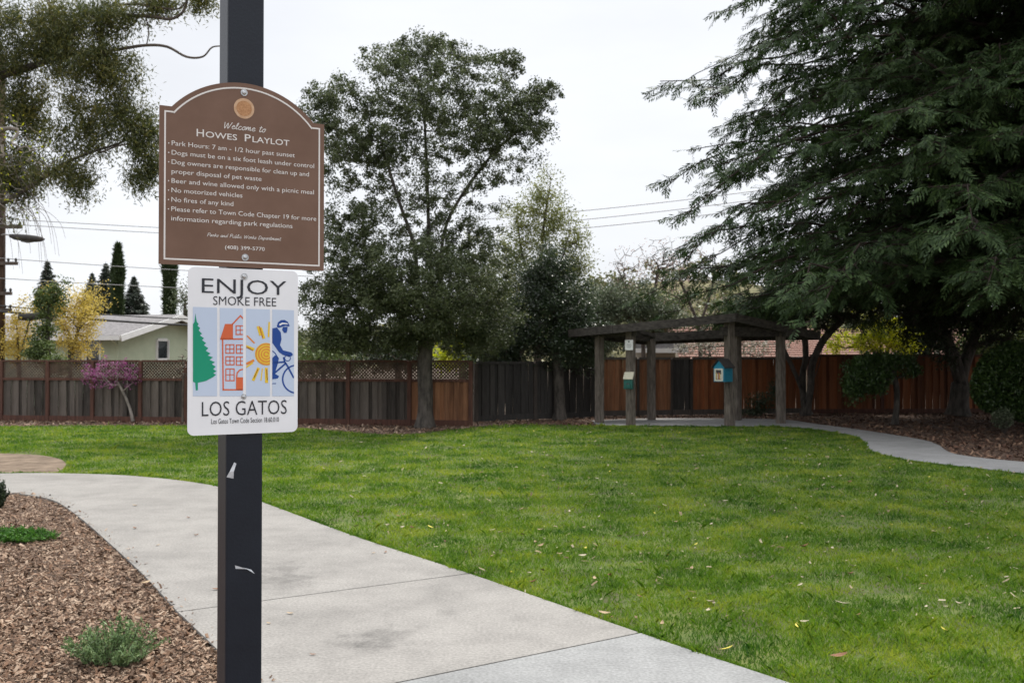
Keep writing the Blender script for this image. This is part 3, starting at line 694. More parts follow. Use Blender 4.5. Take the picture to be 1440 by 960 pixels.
# sage-like plant in the near bed
b = gnd(158, 933, .014)
def stem_plant(name, label, base, n, hgt, spread, leaf, nleaf, L, Wd, lean=(0, 0)):
    root = empty(name, tuple(base)); tag(root, label, 'plant'); P, par, C = [], [], []
    for k in range(n):
        a = rng.random()*6.283; r = spread*math.sqrt(rng.random()); h = hgt*(1.05-.55*(r/spread)**1.5)*(.55+.6*rng.random())
        p0 = np.array([math.cos(a)*r*.45, math.sin(a)*r*.25, 0]); p2 = np.array([math.cos(a)*r+rng.normal(0, .02), math.sin(a)*r*.6, h]); p1 = (p0+p2)/2+np.array([rng.normal(0, .012), 0, .02])
        i = len(P); P += [p0, p1, p2]; par += [-1, i, i+1]
        for q in range(nleaf):
            t = .12+.88*rng.random(); c = (1-t)**2*p0+2*t*(1-t)*p1+t*t*p2; C.append(c+rng.normal(0, .007, 3))
    P = np.array(P); tubes_np('stem', P, np.array(par), np.full(len(P), .0016), M['twig'], root, 4)
    C = np.array(C); C = C[C[:, 2] > .005]; leaves_np('foliage', C, L, Wd, leaf, root, -.18, up=.3); return root
stem_plant('sage_plant', 'grey-green wispy plant in the wood chips near the sign post', b, 85, .26, .29, M['lf_sage'], 44, .03, .0095)
b = gnd(22, 760, .014)
stem_plant('groundcover_plant', 'flat bright green cushion plant in the wood chip bed', b, 260, .12, .42, M['lf_ground'], 30, .03, .012)
b = gnd(-14, 716, .014)
stem_plant('dark_shrub', 'dark stiff-leaved plant at the left picture edge beside the path bend', b, 50, .42, .2, M['lf_dark'], 26, .075, .03)

# tall far trees behind the houses
def far_conifer(name, label, px, top, bot, Y, half, nb, group, dens=1):
    base = at(px, 505, Y); base.z = 0; k = m_px(Y); zt = at(px, top, Y).z; zb_ = at(px, bot, Y).z
    conifer(name, label, base, zt, zb_-.6, half*k*1.25, nb*2, .24, .03, M['lf_fir'], M['bark'], .15, drop=.3, rise=.16, n2=10, ns=4, nl=3, prof=.85, group=group, sub=.3)
far_conifer('fir_tree', 'dark fir rising behind the narrow leafy tree and yellow blossom', 66, 364, 440, 62, 20, 60, 'firs on the skyline')
far_conifer('fir_tree', 'broad dark fir touching the tall thin cypress on its left', 148, 368, 440, 62, 20, 70, 'firs on the skyline')
far_conifer('fir_tree', 'ragged greyish fir half hidden behind the broad dark fir', 129, 382, 440, 66, 17, 46, 'firs on the skyline')
far_conifer('fir_tree', 'pointed fir standing alone between the two cypresses', 188, 387, 440, 62, 18, 54, 'firs on the skyline')
def cypress(label, px, top, Y, half):
    k = m_px(Y); base = at(px, 505, Y); base.z = 0; zt = at(px, top, Y).z; n = 9000
    z = .8+(zt-.8)*rng.random(n); u = (z-.8)/(zt-.8); r = half*k*np.minimum(1, (1-u)*5)**.6*np.minimum(1, .6+u*2)*(.82+.22*np.sin(z*2.1)*np.cos(z*.9)); a = rng.random(n)*6.283; rr = r*rng.random(n)**.3
    C = np.stack([np.cos(a)*rr, np.sin(a)*rr, z], 1); root = empty('cypress_tree', base); tag(root, label, 'tree', 'cypresses on the skyline')
    out = np.stack([np.cos(a)*.3, np.sin(a)*.3, np.full(n, 1.2)], 1)
    leaves_np('crown', C, .45, .12, M['lf_cypress'], root, out=out)
    t = MB(); t.tube([(0,0,0),(0,0,zt*.9)], [.16,.03], 7); t.build('trunk', M['bark'], root)
cypress('tall thin cypress rising between two firs behind the pale green house', 165, 345, 60, 8)
cypress('columnar cypress directly left of the white sign behind the roof', 238, 330, 56, 9)
# eucalyptus at the upper left: trunk outside the frame, limbs and hanging leaves inside it
b = gnd(-215, 625); Ye = 17.5
euc_tr = [tp((-215,625,b.y),(-205,500,17.5),(-190,380,17.5),(-150,260,17.5),(-110,120,17.5),(-90,-60,17.5)),
          tp((-190,380,17.5),(-120,330,17.4),(-40,305,17.3),(30,270,17.2),(100,225,17),(165,203,17)),
          tp((-120,150,17.5),(-40,120,17.5),(40,95,17.4),(110,75,17.2),(180,68,17)),
          tp((-100,60,17.5),(-20,20,17.5),(70,-20,17.4),(150,-40,17.2))]
tree('eucalyptus_tree', 'tall eucalyptus with olive and brown hanging foliage at the upper left', 'tree', b, euc_tr,
     [(30,60,17.5,64,70,150),(95,55,17.2,46,66,90),(140,95,17,60,34,80),(150,30,17,50,30,60),(175,160,17,38,52,50),(120,170,17.2,56,56,80),(30,170,17.5,46,66,90),(25,240,17.4,40,40,44),(206,205,16.9,22,42,50),(90,245,17.1,60,26,34),(200,250,16.9,28,18,18),(20,270,17.4,30,44,26),(110,262,17,22,18,14),(220,8,17,40,14,24),(285,5,17,22,10,14),(-60,120,17.8,80,110,90)],
     M['bark'], M['lf_euc'], 110, .15, .08, .02, tip=.0035, rmax=.15, slim=.6, droop=.3, shell=.5, along=3, flat=1.1)
# bare limbs that reach past the foliage are part of the same tree
eb = bpy.data.objects['eucalyptus_tree']
lb = MB()
def limb(pts, r0, r1):
    P = smooth_line([at(x, y, Y)-b for x, y, Y in pts], 5); n = len(P)
    lb.tube(P, [r0+(r1-r0)*i/(n-1) for i in range(n)], 6)
limb([(120,78,17.2),(165,70,17),(205,64,16.9),(235,66,16.9),(262,80,16.9),(285,80,16.8),(298,67,16.8),(312,65,16.8)], .03, .012)
limb([(120,24,17.2),(170,22,17),(215,24,16.9),(240,27,16.9),(258,16,16.9),(264,-6,16.9)], .034, .02)
limb([(150,10,17),(190,6,17),(225,11,16.9),(250,13,16.9),(262,2,16.9)], .022, .012)
limb([(66,-10,17.3),(72,20,17.3),(80,46,17.3)], .03, .02)
limb([(205,24,16.9),(209,45,16.9),(206,64,16.9)], .012, .01)
limb([(140,215,17),(180,203,17),(200,222,17),(222,245,16.9)], .016, .006)
lb.build('bare_limb', M['twig'], eb, smooth=True)

# pale thin-twigged birch hanging in at the left edge
b = gnd(-120, 640); brt = [tp((-120,640,15.3),(-118,480,15.3),(-112,300,15.3),(-100,130,15.3),(-80,20,15.3)), tp((-112,300,15.3),(-70,240,15.2),(-20,190,15.1),(15,180,15))]
tree('bare_birch', 'nearly leafless pale tree with hanging twigs at the left edge below the eucalyptus', 'tree', b, brt,
     [(15,195,15,40,44,60,.5),(50,215,15,36,36,44,.5),(5,260,15,34,50,40,.5),(25,300,15,34,34,26,.5),(-40,220,15.2,50,80,40,.6)], M['bark_pale'], M['lf_ygreen'], 1, .08, .05, .03, tip=.0036, rmax=.11, seg=.22, wob=.3, rise=-.35, slim=.7)
hb = bpy.data.objects['bare_birch']; lb = MB()
for k in range(26):
    x, y = random.uniform(-10, 60), random.uniform(215, 300); L = random.uniform(40, 110); dx = random.uniform(10, 50)
    P = smooth_line([at(x, y, 15)-b, at(x+dx*.5, y+L*.2, 15)-b, at(x+dx*.85, y+L*.55, 15)-b, at(x+dx, y+L, 15)-b], 4)
    lb.tube(P, [.0045-.003*i/(len(P)-1) for i in range(len(P))], 4)
lb.build('hanging_twigs', M['twig'], hb)

# ------------------------------------------------------------------ far hill with woods
def hz(x, y):
    return 16*math.exp(-((x-34)/45)**2)*max(0, min(1, (y-150)/60))+6*math.exp(-((x-95)/60)**2)*max(0, min(1, (y-150)/60))+4*math.exp(-((x+60)/50)**2)*max(0, min(1, (y-150)/70))
hv, hf = [], []; nx, ny = 60, 12
for j in range(ny):
    for i in range(nx):
        x = -220+i*440/(nx-1); y = 150+j*130/(ny-1); hv.append((x, y, hz(x, y)-.3))
hf = [(j*nx+i, j*nx+i+1, (j+1)*nx+i+1, (j+1)*nx+i) for j in range(ny-1) for i in range(nx-1)]
tag(np_obj('hills', hv, hf, mat('hill_grass', (.10,.095,.04), (.2,.18,.085), .05, .95), smooth=True), kind='structure')
n = 900; P = np.stack([rng.random(n)*260-90, 152+rng.random(n)*62], 1)
T = np.array([(x, y, hz(x, y)+1.2+rng.random()*2.2) for x, y in P]); C = around(T, 60, 1.15, .75)
tag(leaves_np('woods', C, .8, .6, leafmat('hill_tree_leaf', (.06,.07,.035), (.22,.21,.09), (.12,.13,.06), scale=.06), None), kind='stuff', cat='woods', label='far-off olive-coloured woods on the hillside behind the shelter')
# mid-distance garden trees that close the view between houses
for (px, y0, rx, ry, Y, lf, lab) in ((560,492,60,26,42,'lf_dark','dark green bush behind the lattice fence directly left of the oak trunk'), (455,500,60,26,44,'lf_mid','leafy green tree low behind the lattice fence under the oak'), (650,492,34,22,40,'lf_ygreen','bright green bush seen under the oak crown behind the fence'), (705,440,66,54,37,'lf_mid','mid-green garden tree filling the gap between the oak and the pale yellow-green tree'), (835,455,50,44,38,'lf_dark','dark garden tree directly left of the shelter roof behind the fence'), (690,510,40,40,38,'lf_mid','green bush behind the corner where lattice fence meets dark fence'),
    (845,420,46,26,60,'lf_greygreen','rounded olive tree in the distance left of the bare trees'), (915,425,44,22,64,'lf_mid','far green garden tree behind the bare trees'), (1290,468,40,40,37,'lf_dark','dark bush close behind the red-brown fence right of the yellow-green tree'), (1395,462,50,44,37,'lf_mid','green garden tree behind the red-brown fence in the redwood shade')):
    bb = at(px, 505, Y); bb.z = 0
    tree('garden_tree', lab, 'tree', bb, [[bb, at(px, y0+ry*.5, Y), at(px, y0, Y)]], [(px,y0,Y,rx,ry,70),(px-rx*.4,y0+ry*.5,Y,rx*.6,ry*.6,30),(px+rx*.4,y0+ry*.4,Y,rx*.6,ry*.6,30)], M['twig'], M[lf], 40, .3, .16, .09, tip=.014, rmax=.12)

# ------------------------------------------------------------------ houses
M['green_wall'] = mat('pale_green_siding', (.44,.50,.36), (.5,.55,.41), 3, .8)
M['white_trim'] = mat('white_trim', (.72,.72,.71), (.8,.8,.79), 5, .6)
M['shingle'] = mat('grey_shingle', (.12,.115,.115), (.26,.25,.245), 9, .9, stretch=(1,1,6), c3=(.19,.18,.18))
M['dark_glass'] = mat('window_glass', (.02,.025,.03), (.04,.045,.05), 3, .08, spec=.8)
def V2(p): return Vector((p[0], p[1], 0))
C0 = at(166, 473, 34.0); C0.z = 0
hse = empty('green_house', C0); tag(hse, 'pale green house with grey shingle roof and white gable trim behind the lattice fence', 'house')
gd = Vector((.335,.942,0)); ld = Vector((-.975,.222,0)); up = Vector((0,0,1))
GW, LW, EZ, RZ = 5.4, 10.0, 2.42, 3.12
Q = [Vector((0,0,0)), gd*GW, gd*GW+ld*LW, ld*LW]
wl = MB()
wl.add(Q+[q+up*EZ for q in Q]+[gd*GW/2+up*RZ, gd*GW/2+ld*LW+up*RZ], [(0,1,5,8,4),(3,7,9,6,2),(0,4,7,3),(1,2,6,5)])
wl.build('wall', M['green_wall'], hse)
ov = .45; n1 = gd.cross(up).normalized()           # outward at the gable
def roofpt(s, l, z): return gd*s+ld*l+up*z
sl = (RZ-EZ)/(GW/2); z_e = EZ-ov*sl+.06; z_r = RZ+.06
rf = MB()
for sgn in (0, 1):
    e = -ov if not sgn else GW+ov
    A, Bq, Cq, Dq = roofpt(e, -ov, z_e), roofpt(e, LW+ov, z_e), roofpt(GW/2, LW+ov, z_r), roofpt(GW/2, -ov, z_r)
    rf.prism([A, Bq, Cq, Dq], up*.09)
rf.build('roof', M['shingle'], hse)
fa = MB()
for e in (-ov, GW+ov):
    fa.beam(roofpt(e, -ov-.02, z_e-.02), roofpt(GW/2, -ov-.02, z_r-.02), .05, .2)
fa.beam(roofpt(-ov-.03, -ov, z_e), roofpt(-ov-.03, LW+ov, z_e), .06, .16)
fa.build('fascia', M['white_trim'], hse)
def window(c, du, wd, ht, parent, fr_=.07, outv=None):
    """framed pane on a wall, c centre, du direction along the wall, outv outward"""
    f = MB(); c = Vector(c); du = du.normalized()
    for sx in (-1, 1): f.beam(c+du*sx*wd/2-up*ht/2+outv*.02, c+du*sx*wd/2+up*ht/2+outv*.02, .05, fr_)
    for sz in (-1, 1): f.beam(c-du*(wd/2-fr_/2)+up*sz*ht/2+outv*.02, c+du*(wd/2-fr_/2)+up*sz*ht/2+outv*.02, .05, fr_)
    wo_ = f.build('window', M['white_trim'], parent); p = MB()
    p.beam(c-du*wd/2+outv*.008, c+du*wd/2+outv*.008, .012, ht); p.build('pane', M['dark_glass'], wo_)
n_g = Vector((gd.y, -gd.x, 0)); n_l = Vector((ld.y, -ld.x, 0)); n_l = n_l if n_l.y < 0 else -n_l; n_g = n_g if n_g.x > 0 else -n_g
window(gd*2.25+up*1.98, gd, .62, .72, hse, .1, n_g)
window(ld*.95+up*1.85, ld, .55, .95, hse, .06, n_l); window(ld*1.62+up*1.85, ld, .55, .95, hse, .06, n_l)
dp = MB(); dp.tube([ld*.0+gd*-.4+up*z_e, gd*-.05+ld*-.02+up*2.1, gd*-.04-ld*.05+up*.2], .04, 6); dp.build('downpipe', M['green_wall'], hse)

M['clay'] = mat('clay_tile', (.12,.072,.058), (.27,.175,.145), 6, .9, stretch=(3,1,1), bump=.5, c3=(.3,.16,.12))
def long_house(name, label, px0, px1, Y, y_eave, y_ridge, roofm, wallm, dep=7.0):
    a, b_ = at(px0, y_eave, Y), at(px1, y_eave, Y); zr = at(px0, y_ridge, Y+dep/2).z; ze = a.z
    root = empty(name, (a.x, Y, 0)); tag(root, label, 'house'); L = b_.x-a.x
    wm = MB(); wm.box((L/2, dep/2, ze/2), (L, dep, ze)); wm.add([(0,0,ze),(0,dep,ze),(0,dep/2,zr),(L,0,ze),(L,dep,ze),(L,dep/2,zr)], [(0,1,2),(5,4,3)]); wm.build('wall', wallm, root)
    r = MB(); t = zr-ze; o = .4
    for k, (ya, yb) in enumerate(((-o, dep/2), (dep+o, dep/2))):
        nrow = 14
        for i in range(nrow):
            s0, s1 = i/nrow, (i+1)/nrow; za = ze-o*t/(dep/2); P0 = (ya+(yb-ya)*s0, za+(zr-za)*s0+.02); P1 = (ya+(yb-ya)*s1, za+(zr-za)*s1+.02)
            r.prism([(-o,P0[0],P0[1]+.05),(L+o,P0[0],P0[1]+.05),(L+o,P1[0],P1[1]),(-o,P1[0],P1[1])], (0,0,.05))
    r.build('roof', roofm, root)
    f = MB(); f.beam((-o,-o-.03,ze-o*t/(dep/2)), (L+o,-o-.03,ze-o*t/(dep/2)), .05, .16); f.build('fascia', M['white_trim'], root)
    for k in range(3):
        window(Vector((L*(.2+.3*k), 0, ze*.6)), Vector((1,0,0)), 1.1, .8, root, .08, Vector((0,-1,0)))
long_house('tile_roofed_house', 'low house with rough reddish tile roof seen through the shelter', 968, 1098, 41, 503, 462, M['clay'], mat('buff_wall', (.36,.3,.22), (.42,.35,.27), 3, .85))
long_house('tile_roofed_house', 'house with pinkish tile roof seen over the red-brown fence at the right', 1120, 1480, 43, 500, 464, M['clay'], mat('cream_wall', (.5,.43,.32), (.58,.5,.38), 3, .85))
long_house('tan_shed', 'small tan shed with a pale eave left of the tiled house behind the shelter', 905, 950, 37, 490, 480, M['shingle'], mat('tan_wall', (.3,.26,.2), (.36,.31,.24), 3, .85), 3.0)

# ------------------------------------------------------------------ utility pole, street light and wires
pb = at(-1, 505, 30.5); pb.z = 0
up_ = empty('utility_pole', pb); tag(up_, 'brown wooden utility pole with crossarms at the left edge behind the fence', 'utility pole')
t = MB(); t.tube([(0,0,0),(0,0,6),(0,0,11)], [.17,.15,.12], 12); t.build('pole', M['bark_red'], up_, smooth=True)
def zrel(y): return at(0, y, 30.5).z
for y, L in ((371,.62),(413,.45),(320,.75),(436,.45)):
    c = MB(); c.beam((-L*.6,-.17,zrel(y)), (L,-.17,zrel(y)), .09, .1); ca = c.build('crossarm', M['twig'], up_)
    iso = MB()
    for x in (-L*.5, L*.55, L*.92): iso.tube([(x,-.17,zrel(y)+.05),(x,-.17,zrel(y)+.1),(x,-.17,zrel(y)+.16)], [.02,.045,.025], 8)
    iso.build('insulator', M['wood_dark'], ca)
lz = zrel(337)
arm = MB(); arm.tube([(0.1,-.1,zrel(331)),(.25,-.16,zrel(331)+.02),(.55,-.2,lz+.08)], .03, 8); arm.build('lamp_arm', M['steel'], up_)
lh = MB(); lh.tube([(.4,-.2,lz+.1),(.55,-.2,lz+.06),(.85,-.2,lz+.03),(1.2,-.2,lz),(1.36,-.2,lz-.01),(1.46,-.2,lz-.01)], [.05,.09,.11,.1,.07,.02], 12)
lo_ = lh.build('lamp_head', mat('lamp_housing', (.025,.022,.02), (.05,.045,.042), 6, .7), up_, smooth=True)
ln_ = MB(); ln_.tube([(.75,-.2,lz-.05),(.95,-.2,lz-.08),(1.2,-.2,lz-.06)], [.04,.05,.03], 10); ln_.build('lens', mat('lamp_lens', (.12,.12,.115), (.16,.16,.155), 4, .3), lo_, smooth=True)
tb = MB(); tb.tube([(.75,-.3,zrel(446)),(1.1,-.3,zrel(446)),(1.6,-.3,zrel(444))], [.1,.12,.1], 10); tb.build('cable_box', M['wood_dark'], up_)
M['wire'] = mat('wire', (.05,.05,.05), (.08,.08,.08), 4, .7)
M['wire_pale'] = mat('weathered_wire', (.28,.28,.28), (.36,.36,.36), 4, .6)
def wire(label, a, b_, sag, r, m, grp):
    P = [a.lerp(b_, i/16)-Vector((0,0,sag*4*(i/16)*(1-i/16))) for i in range(17)]
    o = MB(); o.tube([p-a for p in P], r, 6); w_ = o.build('power_line', m, smooth=True); w_.location = a; tag(w_, label, 'power line', grp)
G1 = 'wires running from the utility pole'
pa = lambda y: pb+Vector((.1,-.3,zrel(y)))
wire('thick dark cable crossing just above the green house roof', pa(438), at(420,462,33), .1, .035, M['wire'], G1)
wire('second dark cable close above the thick one over the green house', pa(430), at(420,452,34), .12, .018, M['wire'], G1)
wire('thin wire highest of those left of the brown sign', pa(309), at(480,330,34), .05, .011, M['wire_pale'], G1)
wire('thin wire just under the highest one left of the brown sign', pa(316), at(480,338,34), .05, .011, M['wire_pale'], G1)
wire('thin wire passing in front of the tall cypress tip', pa(364), at(480,390,34), .06, .011, M['wire_pale'], G1)
wire('thin wire passing across the middle of the two cypresses', pa(392), at(480,412,34), .06, .011, M['wire_pale'], G1)
G2 = 'wires right of the oak crown'
for ya, yb, lab in ((316,252,'top wire of the three crossing the sky right of the oak'), (329,264,'middle wire of the three crossing the sky right of the oak'), (340,277,'bottom wire of the three crossing the sky right of the oak')):
    wire(lab, at(560,ya,48), at(1180,yb,46), .25, .016, M['wire_pale'], G2)

# ------------------------------------------------------------------ timber shelter
S0 = gnd(975, 594, ZP); sh = empty('timber_shelter', (S0.x, S0.y, ZP))
tag(sh, 'open weathered timber shelter with six posts on the concrete pad at the lawn edge', 'shelter')
def L_(p): return Vector(p)-Vector((S0.x, S0.y, ZP))
posts = [(843,594,.175),(887,597.5,.18),(1026,598.5,.19),(1098,595,.18),(1037,590.5,.17),(916,590,.17)]
ptop = []
for (px, py, wd) in posts:
    p = gnd(px, py, ZP); q = L_((p.x, p.y, ZP)); H = [2.25, 2.40, 2.62, 2.3, 2.28, 2.16][len(ptop)]
    o = MB(); o.box((q.x, q.y, H/2), (wd, wd, H), Matrix.Rotation(R(32), 3, 'Z')); o.build('post', M['wood_shelter'], sh, bevel=.012); ptop.append(Vector((q.x, q.y, min(H, 2.26))))
# roof ring: six outer corners (with overhang) and six inner corners
outer = [L_(at(800,467,26.4)), L_(at(862,461,24.5)), L_(at(1034,444.5,24.2)), L_(at(1153,471,25.9)), L_(at(1050,473,28.2)), L_(at(905,478,28.2))]
cen = sum(outer, Vector())/6; inner = []
for p in outer:
    v = p-cen; back_ = p in outer[4:]; inner.append(cen+Vector((v.x*.47, v.y*.42, 0))+Vector((0,0,((p.z-cen.z)*.75+.1) if not back_ else p.z-cen.z+.02)))
for i in range(6):
    j = (i+1) % 6; A, Bq, Cq, Dq = outer[i], outer[j], inner[j], inner[i]
    pn = MB(); ins = .06
    nslat = 9                            # slatted shade panel
    for k in range(nslat):
        s0, s1 = (k+.01)/nslat, (k+.985)/nslat
        q = [A.lerp(Dq, s0).lerp(Bq.lerp(Cq, s0), .012), A.lerp(Dq, s0).lerp(Bq.lerp(Cq, s0), .988), A.lerp(Dq, s1).lerp(Bq.lerp(Cq, s1), .988), A.lerp(Dq, s1).lerp(Bq.lerp(Cq, s1), .012)]
        pn.prism(q, (0,0,.035))
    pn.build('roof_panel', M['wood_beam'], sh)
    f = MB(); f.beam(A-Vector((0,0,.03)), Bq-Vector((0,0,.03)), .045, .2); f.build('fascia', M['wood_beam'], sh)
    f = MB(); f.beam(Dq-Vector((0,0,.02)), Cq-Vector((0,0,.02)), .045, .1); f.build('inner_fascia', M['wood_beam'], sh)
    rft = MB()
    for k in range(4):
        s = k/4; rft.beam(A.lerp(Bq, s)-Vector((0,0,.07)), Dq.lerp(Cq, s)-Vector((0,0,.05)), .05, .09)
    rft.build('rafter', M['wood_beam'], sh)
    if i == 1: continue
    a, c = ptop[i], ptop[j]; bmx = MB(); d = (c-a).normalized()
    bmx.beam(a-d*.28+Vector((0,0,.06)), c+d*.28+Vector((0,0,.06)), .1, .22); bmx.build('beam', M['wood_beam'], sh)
# things fixed to the posts
p = gnd(887, 597.5, ZP); fr_y = p.y-.15
d0 = at(884, 536, fr_y-.12); disp = empty('waste_bag_dispenser', d0); disp.rotation_euler = (0,0,R(-18)); tag(disp, 'green dispenser box with a sloping cream lid on the second shelter post', 'dispenser')
o = MB(); o.box((0,0,-.07), (.22,.16,.24)); o.box((0,-.09,-.12), (.12,.03,.1)); o.build('box', mat('teal_plastic', (.008,.085,.07), (.012,.11,.09), 6, .5), disp, bevel=.008)
o = MB(); o.prism([(-.12,-.1,.05),(.12,-.1,.05),(.12,.1,.21),(-.12,.1,.21)], (0,0,.02)); o.build('lid', mat('cream_plastic', (.5,.48,.36), (.58,.55,.42), 5, .5), disp)
o = MB(); o.box((0,-.082,-.07), (.07,.008,.05)); o.build('bag_slot', M['dark_glass'], disp)
d1 = at(884.5, 485, fr_y-.01); sgn_ = empty('notice_plate', d1); sgn_.rotation_euler = (0,0,R(-18)); tag(sgn_, 'small white notice plate at the top of the second shelter post', 'sign')
o = MB(); o.box((0,0,0), (.2,.012,.25)); o.build('plate', M['white_trim'], sgn_, bevel=.004)
o = MB()
for k, ww in enumerate((.1,.13,.12,.09)): o.box((0,-.0075,.02-.028*k), (ww,.002,.01))
o.tube([(0,-.006,.085),(0,-.009,.085)], .025, 12); o.build('print', mat('grey_print', (.18,.2,.2), (.22,.24,.24), 4, .6), sgn_)
p = gnd(1026, 598.5, ZP); d2 = at(1017, 525, p.y-.26); lib = empty('little_library_box', d2); lib.rotation_euler = (0,0,R(-46)); tag(lib, 'blue house-shaped book box with dark roof on the front shelter post', 'book box')
M['blue_paint'] = mat('turquoise_paint', (.012,.19,.30), (.02,.24,.36), 5, .5)
o = MB(); o.box((0,0,-.02), (.3,.36,.36)); o.prism([(-.15,-.18,.16),(.15,-.18,.16),(0,-.18,.31)], (0,.36,0)); o.build('cabinet', M['blue_paint'], lib)
o = MB(); o.prism([(-.2,-.22,.13),(0,-.22,.335),(0,.22,.335),(-.2,.22,.13)], (0,0,.025)); o.prism([(.2,-.22,.13),(0,-.22,.335),(0,.22,.335),(.2,.22,.13)], (0,0,.025)); o.build('roof', M['wood_dark'], lib)
dr_ = MB()
for x in (-.1,.1): dr_.box((x,-.19,-.03), (.04,.02,.3))
for z in (-.165,.105): dr_.box((0,-.19,z), (.158,.02,.035))
dd_ = dr_.build('door', mat('cream_paint', (.62,.6,.5), (.7,.68,.58), 5, .5), lib)
o = MB(); o.box((0,-.186,-.03), (.158,.008,.235)); o.build('pane', M['dark_glass'], dd_)
bk = MB(); bc = []
for k, h in enumerate((.15,.13,.16,.14,.12)): bk.box((-.058+.029*k,-.192,-.135+h/2), (.024,.004,h), mi=k % 3)
bk.build('books', [mat('book_yellow', (.6,.4,.08)), mat('book_white', (.65,.62,.55)), mat('book_red', (.4,.1,.06))], lib)

# ------------------------------------------------------------------ sign post and its two signs
TH = R(29.47); SX, SY = -.7438, 2.7657; ZB, ZW = 2.2083, 1.7632
U = Vector((math.cos(TH), math.sin(TH), 0)); NV = Vector((math.sin(TH), -math.cos(TH), 0))
def uv(px, py):
    d = ray(px, py); o = Vector((0,0,EYE)); c = Vector((SX, SY, 0)); t = (c-o).dot(NV)/d.dot(NV); q = o+d*t
    return ((q-c).dot(U), q.z)
post_c = Vector((SX, SY, 0))-NV*(.1016/2+.007)+U*(.004)
pst = empty('sign_post', post_c, TH); tag(pst, 'square dark steel post carrying the two park signs at the path edge', 'post')
o = MB(); o.box((0,0,2.1), (.1016,.1016,4.2)); o.build('shaft', M['post_paint'], pst, bevel=.006)
M['tape'] = mat('tape', (.42,.44,.48), (.62,.64,.67), 40, .35)
def scrap(pts, name='tape_scrap'):
    o = MB(); P = [uv(x, y) for x, y in pts]; n = len(P)//2
    f = -.1016/2-.0015
    V = [(u, f-(.004 if i % 3 == 1 else .0), z) for i, (u, z) in enumerate(P)]
    V = [Vector(v) for v in V]; o.add(V+[v-Vector((0,.0007,0)) for v in V], [(0,1,2,3),(7,6,5,4),(3,2,4+0,5)][:0]+[(0,1,4,5),(1,2,3,4)])
    o.build(name, M['tape'], pst)
scrap([(317,671),(321,663),(328,650),(331,652),(327,663),(327,673)]); scrap([(329,795),(340,798),(352,801),(357,807),(345,800),(330,800)])
o = MB(); o.box((0,0,4.2+.006), (.108,.108,.012)); o.build('post_cap', M['post_paint'], pst)
# pieces in sign coordinates: x along the sign, y towards the back, z up
def sign_root(name, label, z):
    r = empty(name, (SX, SY, z), TH); tag(r, label, 'sign'); return r
def ribbon(pts, wd, closed=False):
    """flat stroke of width wd along 2D points -> quads"""
    P = [Vector((p[0], p[1])) for p in pts]; n = len(P); Lr = []
    for i in range(n):
        a = P[(i-1) % n] if closed or i > 0 else P[i]; c = P[(i+1) % n] if closed or i < n-1 else P[i]
        d1 = (P[i]-a); d2_ = (c-P[i]); d1 = d1.normalized() if d1.length > 1e-9 else d2_.normalized(); d2_ = d2_.normalized() if d2_.length > 1e-9 else d1
        nn = Vector((-(d1+d2_).y, (d1+d2_).x)); nn = nn.normalized() if nn.length > 1e-6 else Vector((-d1.y, d1.x))
        k = 1/max(.5, nn.dot(Vector((-d1.y, d1.x)))); Lr.append((P[i]+nn*wd/2*k, P[i]-nn*wd/2*k))
    V = [q for l in Lr for q in l]; m = n if closed else n-1
    return V, [(2*i, 2*i+1, (2*i+3) % (2*n), (2*i+2) % (2*n)) for i in range(m)]
class Flat(MB):
    def __init__(s, y): super().__init__(); s.y = y
    def stroke(s, pts, wd, closed=False, mi=0):
        V, Fq = ribbon(pts, wd, closed); s.add([(v.x, s.y, v.y) for v in V], Fq, mi)
    def fill(s, pts, mi=0, y=None): s.add([(p[0], s.y if y is None else y, p[1]) for p in pts], [tuple(range(len(pts)))], mi)
    def disc(s, c, r, n=24, mi=0, y=None): s.fill([(c[0]+r*math.cos(6.28318*k/n), c[1]+r*math.sin(6.28318*k/n)) for k in range(n)], mi, y)
def text_into(mb, body, u0, v0, u1, cap, shear=0.0, slope=0.0, bold=0.0, spacing=1.0):
    """outline font text fitted between u0 and u1 on baseline v0, with capital height cap"""
    cu = bpy.data.curves.new('lettering', 'FONT'); cu.body = body; cu.size = 1; cu.resolution_u = 3; cu.offset = bold; cu.space_character = spacing
    o = bpy.data.objects.new('lettering', cu); col.objects.link(o)
    bpy.context.view_layer.update(); me = o.evaluated_get(bpy.context.evaluated_depsgraph_get()).to_mesh()
    V = [v.co.copy() for v in me.vertices]; Fq = [tuple(p.vertices) for p in me.polygons]
    o.to_mesh_clear(); bpy.data.objects.remove(o); bpy.data.curves.remove(cu)
    x0, x1 = min(v.x for v in V), max(v.x for v in V); kx = (u1-u0)/(x1-x0); ky = cap/CAPH
    mb.add([(u0+(v.x-x0)*kx+v.y*ky*shear, mb.y, v0+v.y*ky+slope*(v.x-x0)*kx) for v in V], Fq)
cu = bpy.data.curves.new('lettering', 'FONT'); cu.body = 'H'; cu.size = 1
o = bpy.data.objects.new('lettering', cu); col.objects.link(o); bpy.context.view_layer.update()
me = o.evaluated_get(bpy.context.evaluated_depsgraph_get()).to_mesh(); CAPH = max(v.co.y for v in me.vertices); o.to_mesh_clear(); bpy.data.objects.remove(o); bpy.data.curves.remove(cu)

def z1(x, y): u, z = uv(210+x/3.3115, 100+y/3.3103); return u, z-ZB
def z2(x, y): u, z = uv(250+x/3.7667, 365+y/3.7647); return u, z-ZW
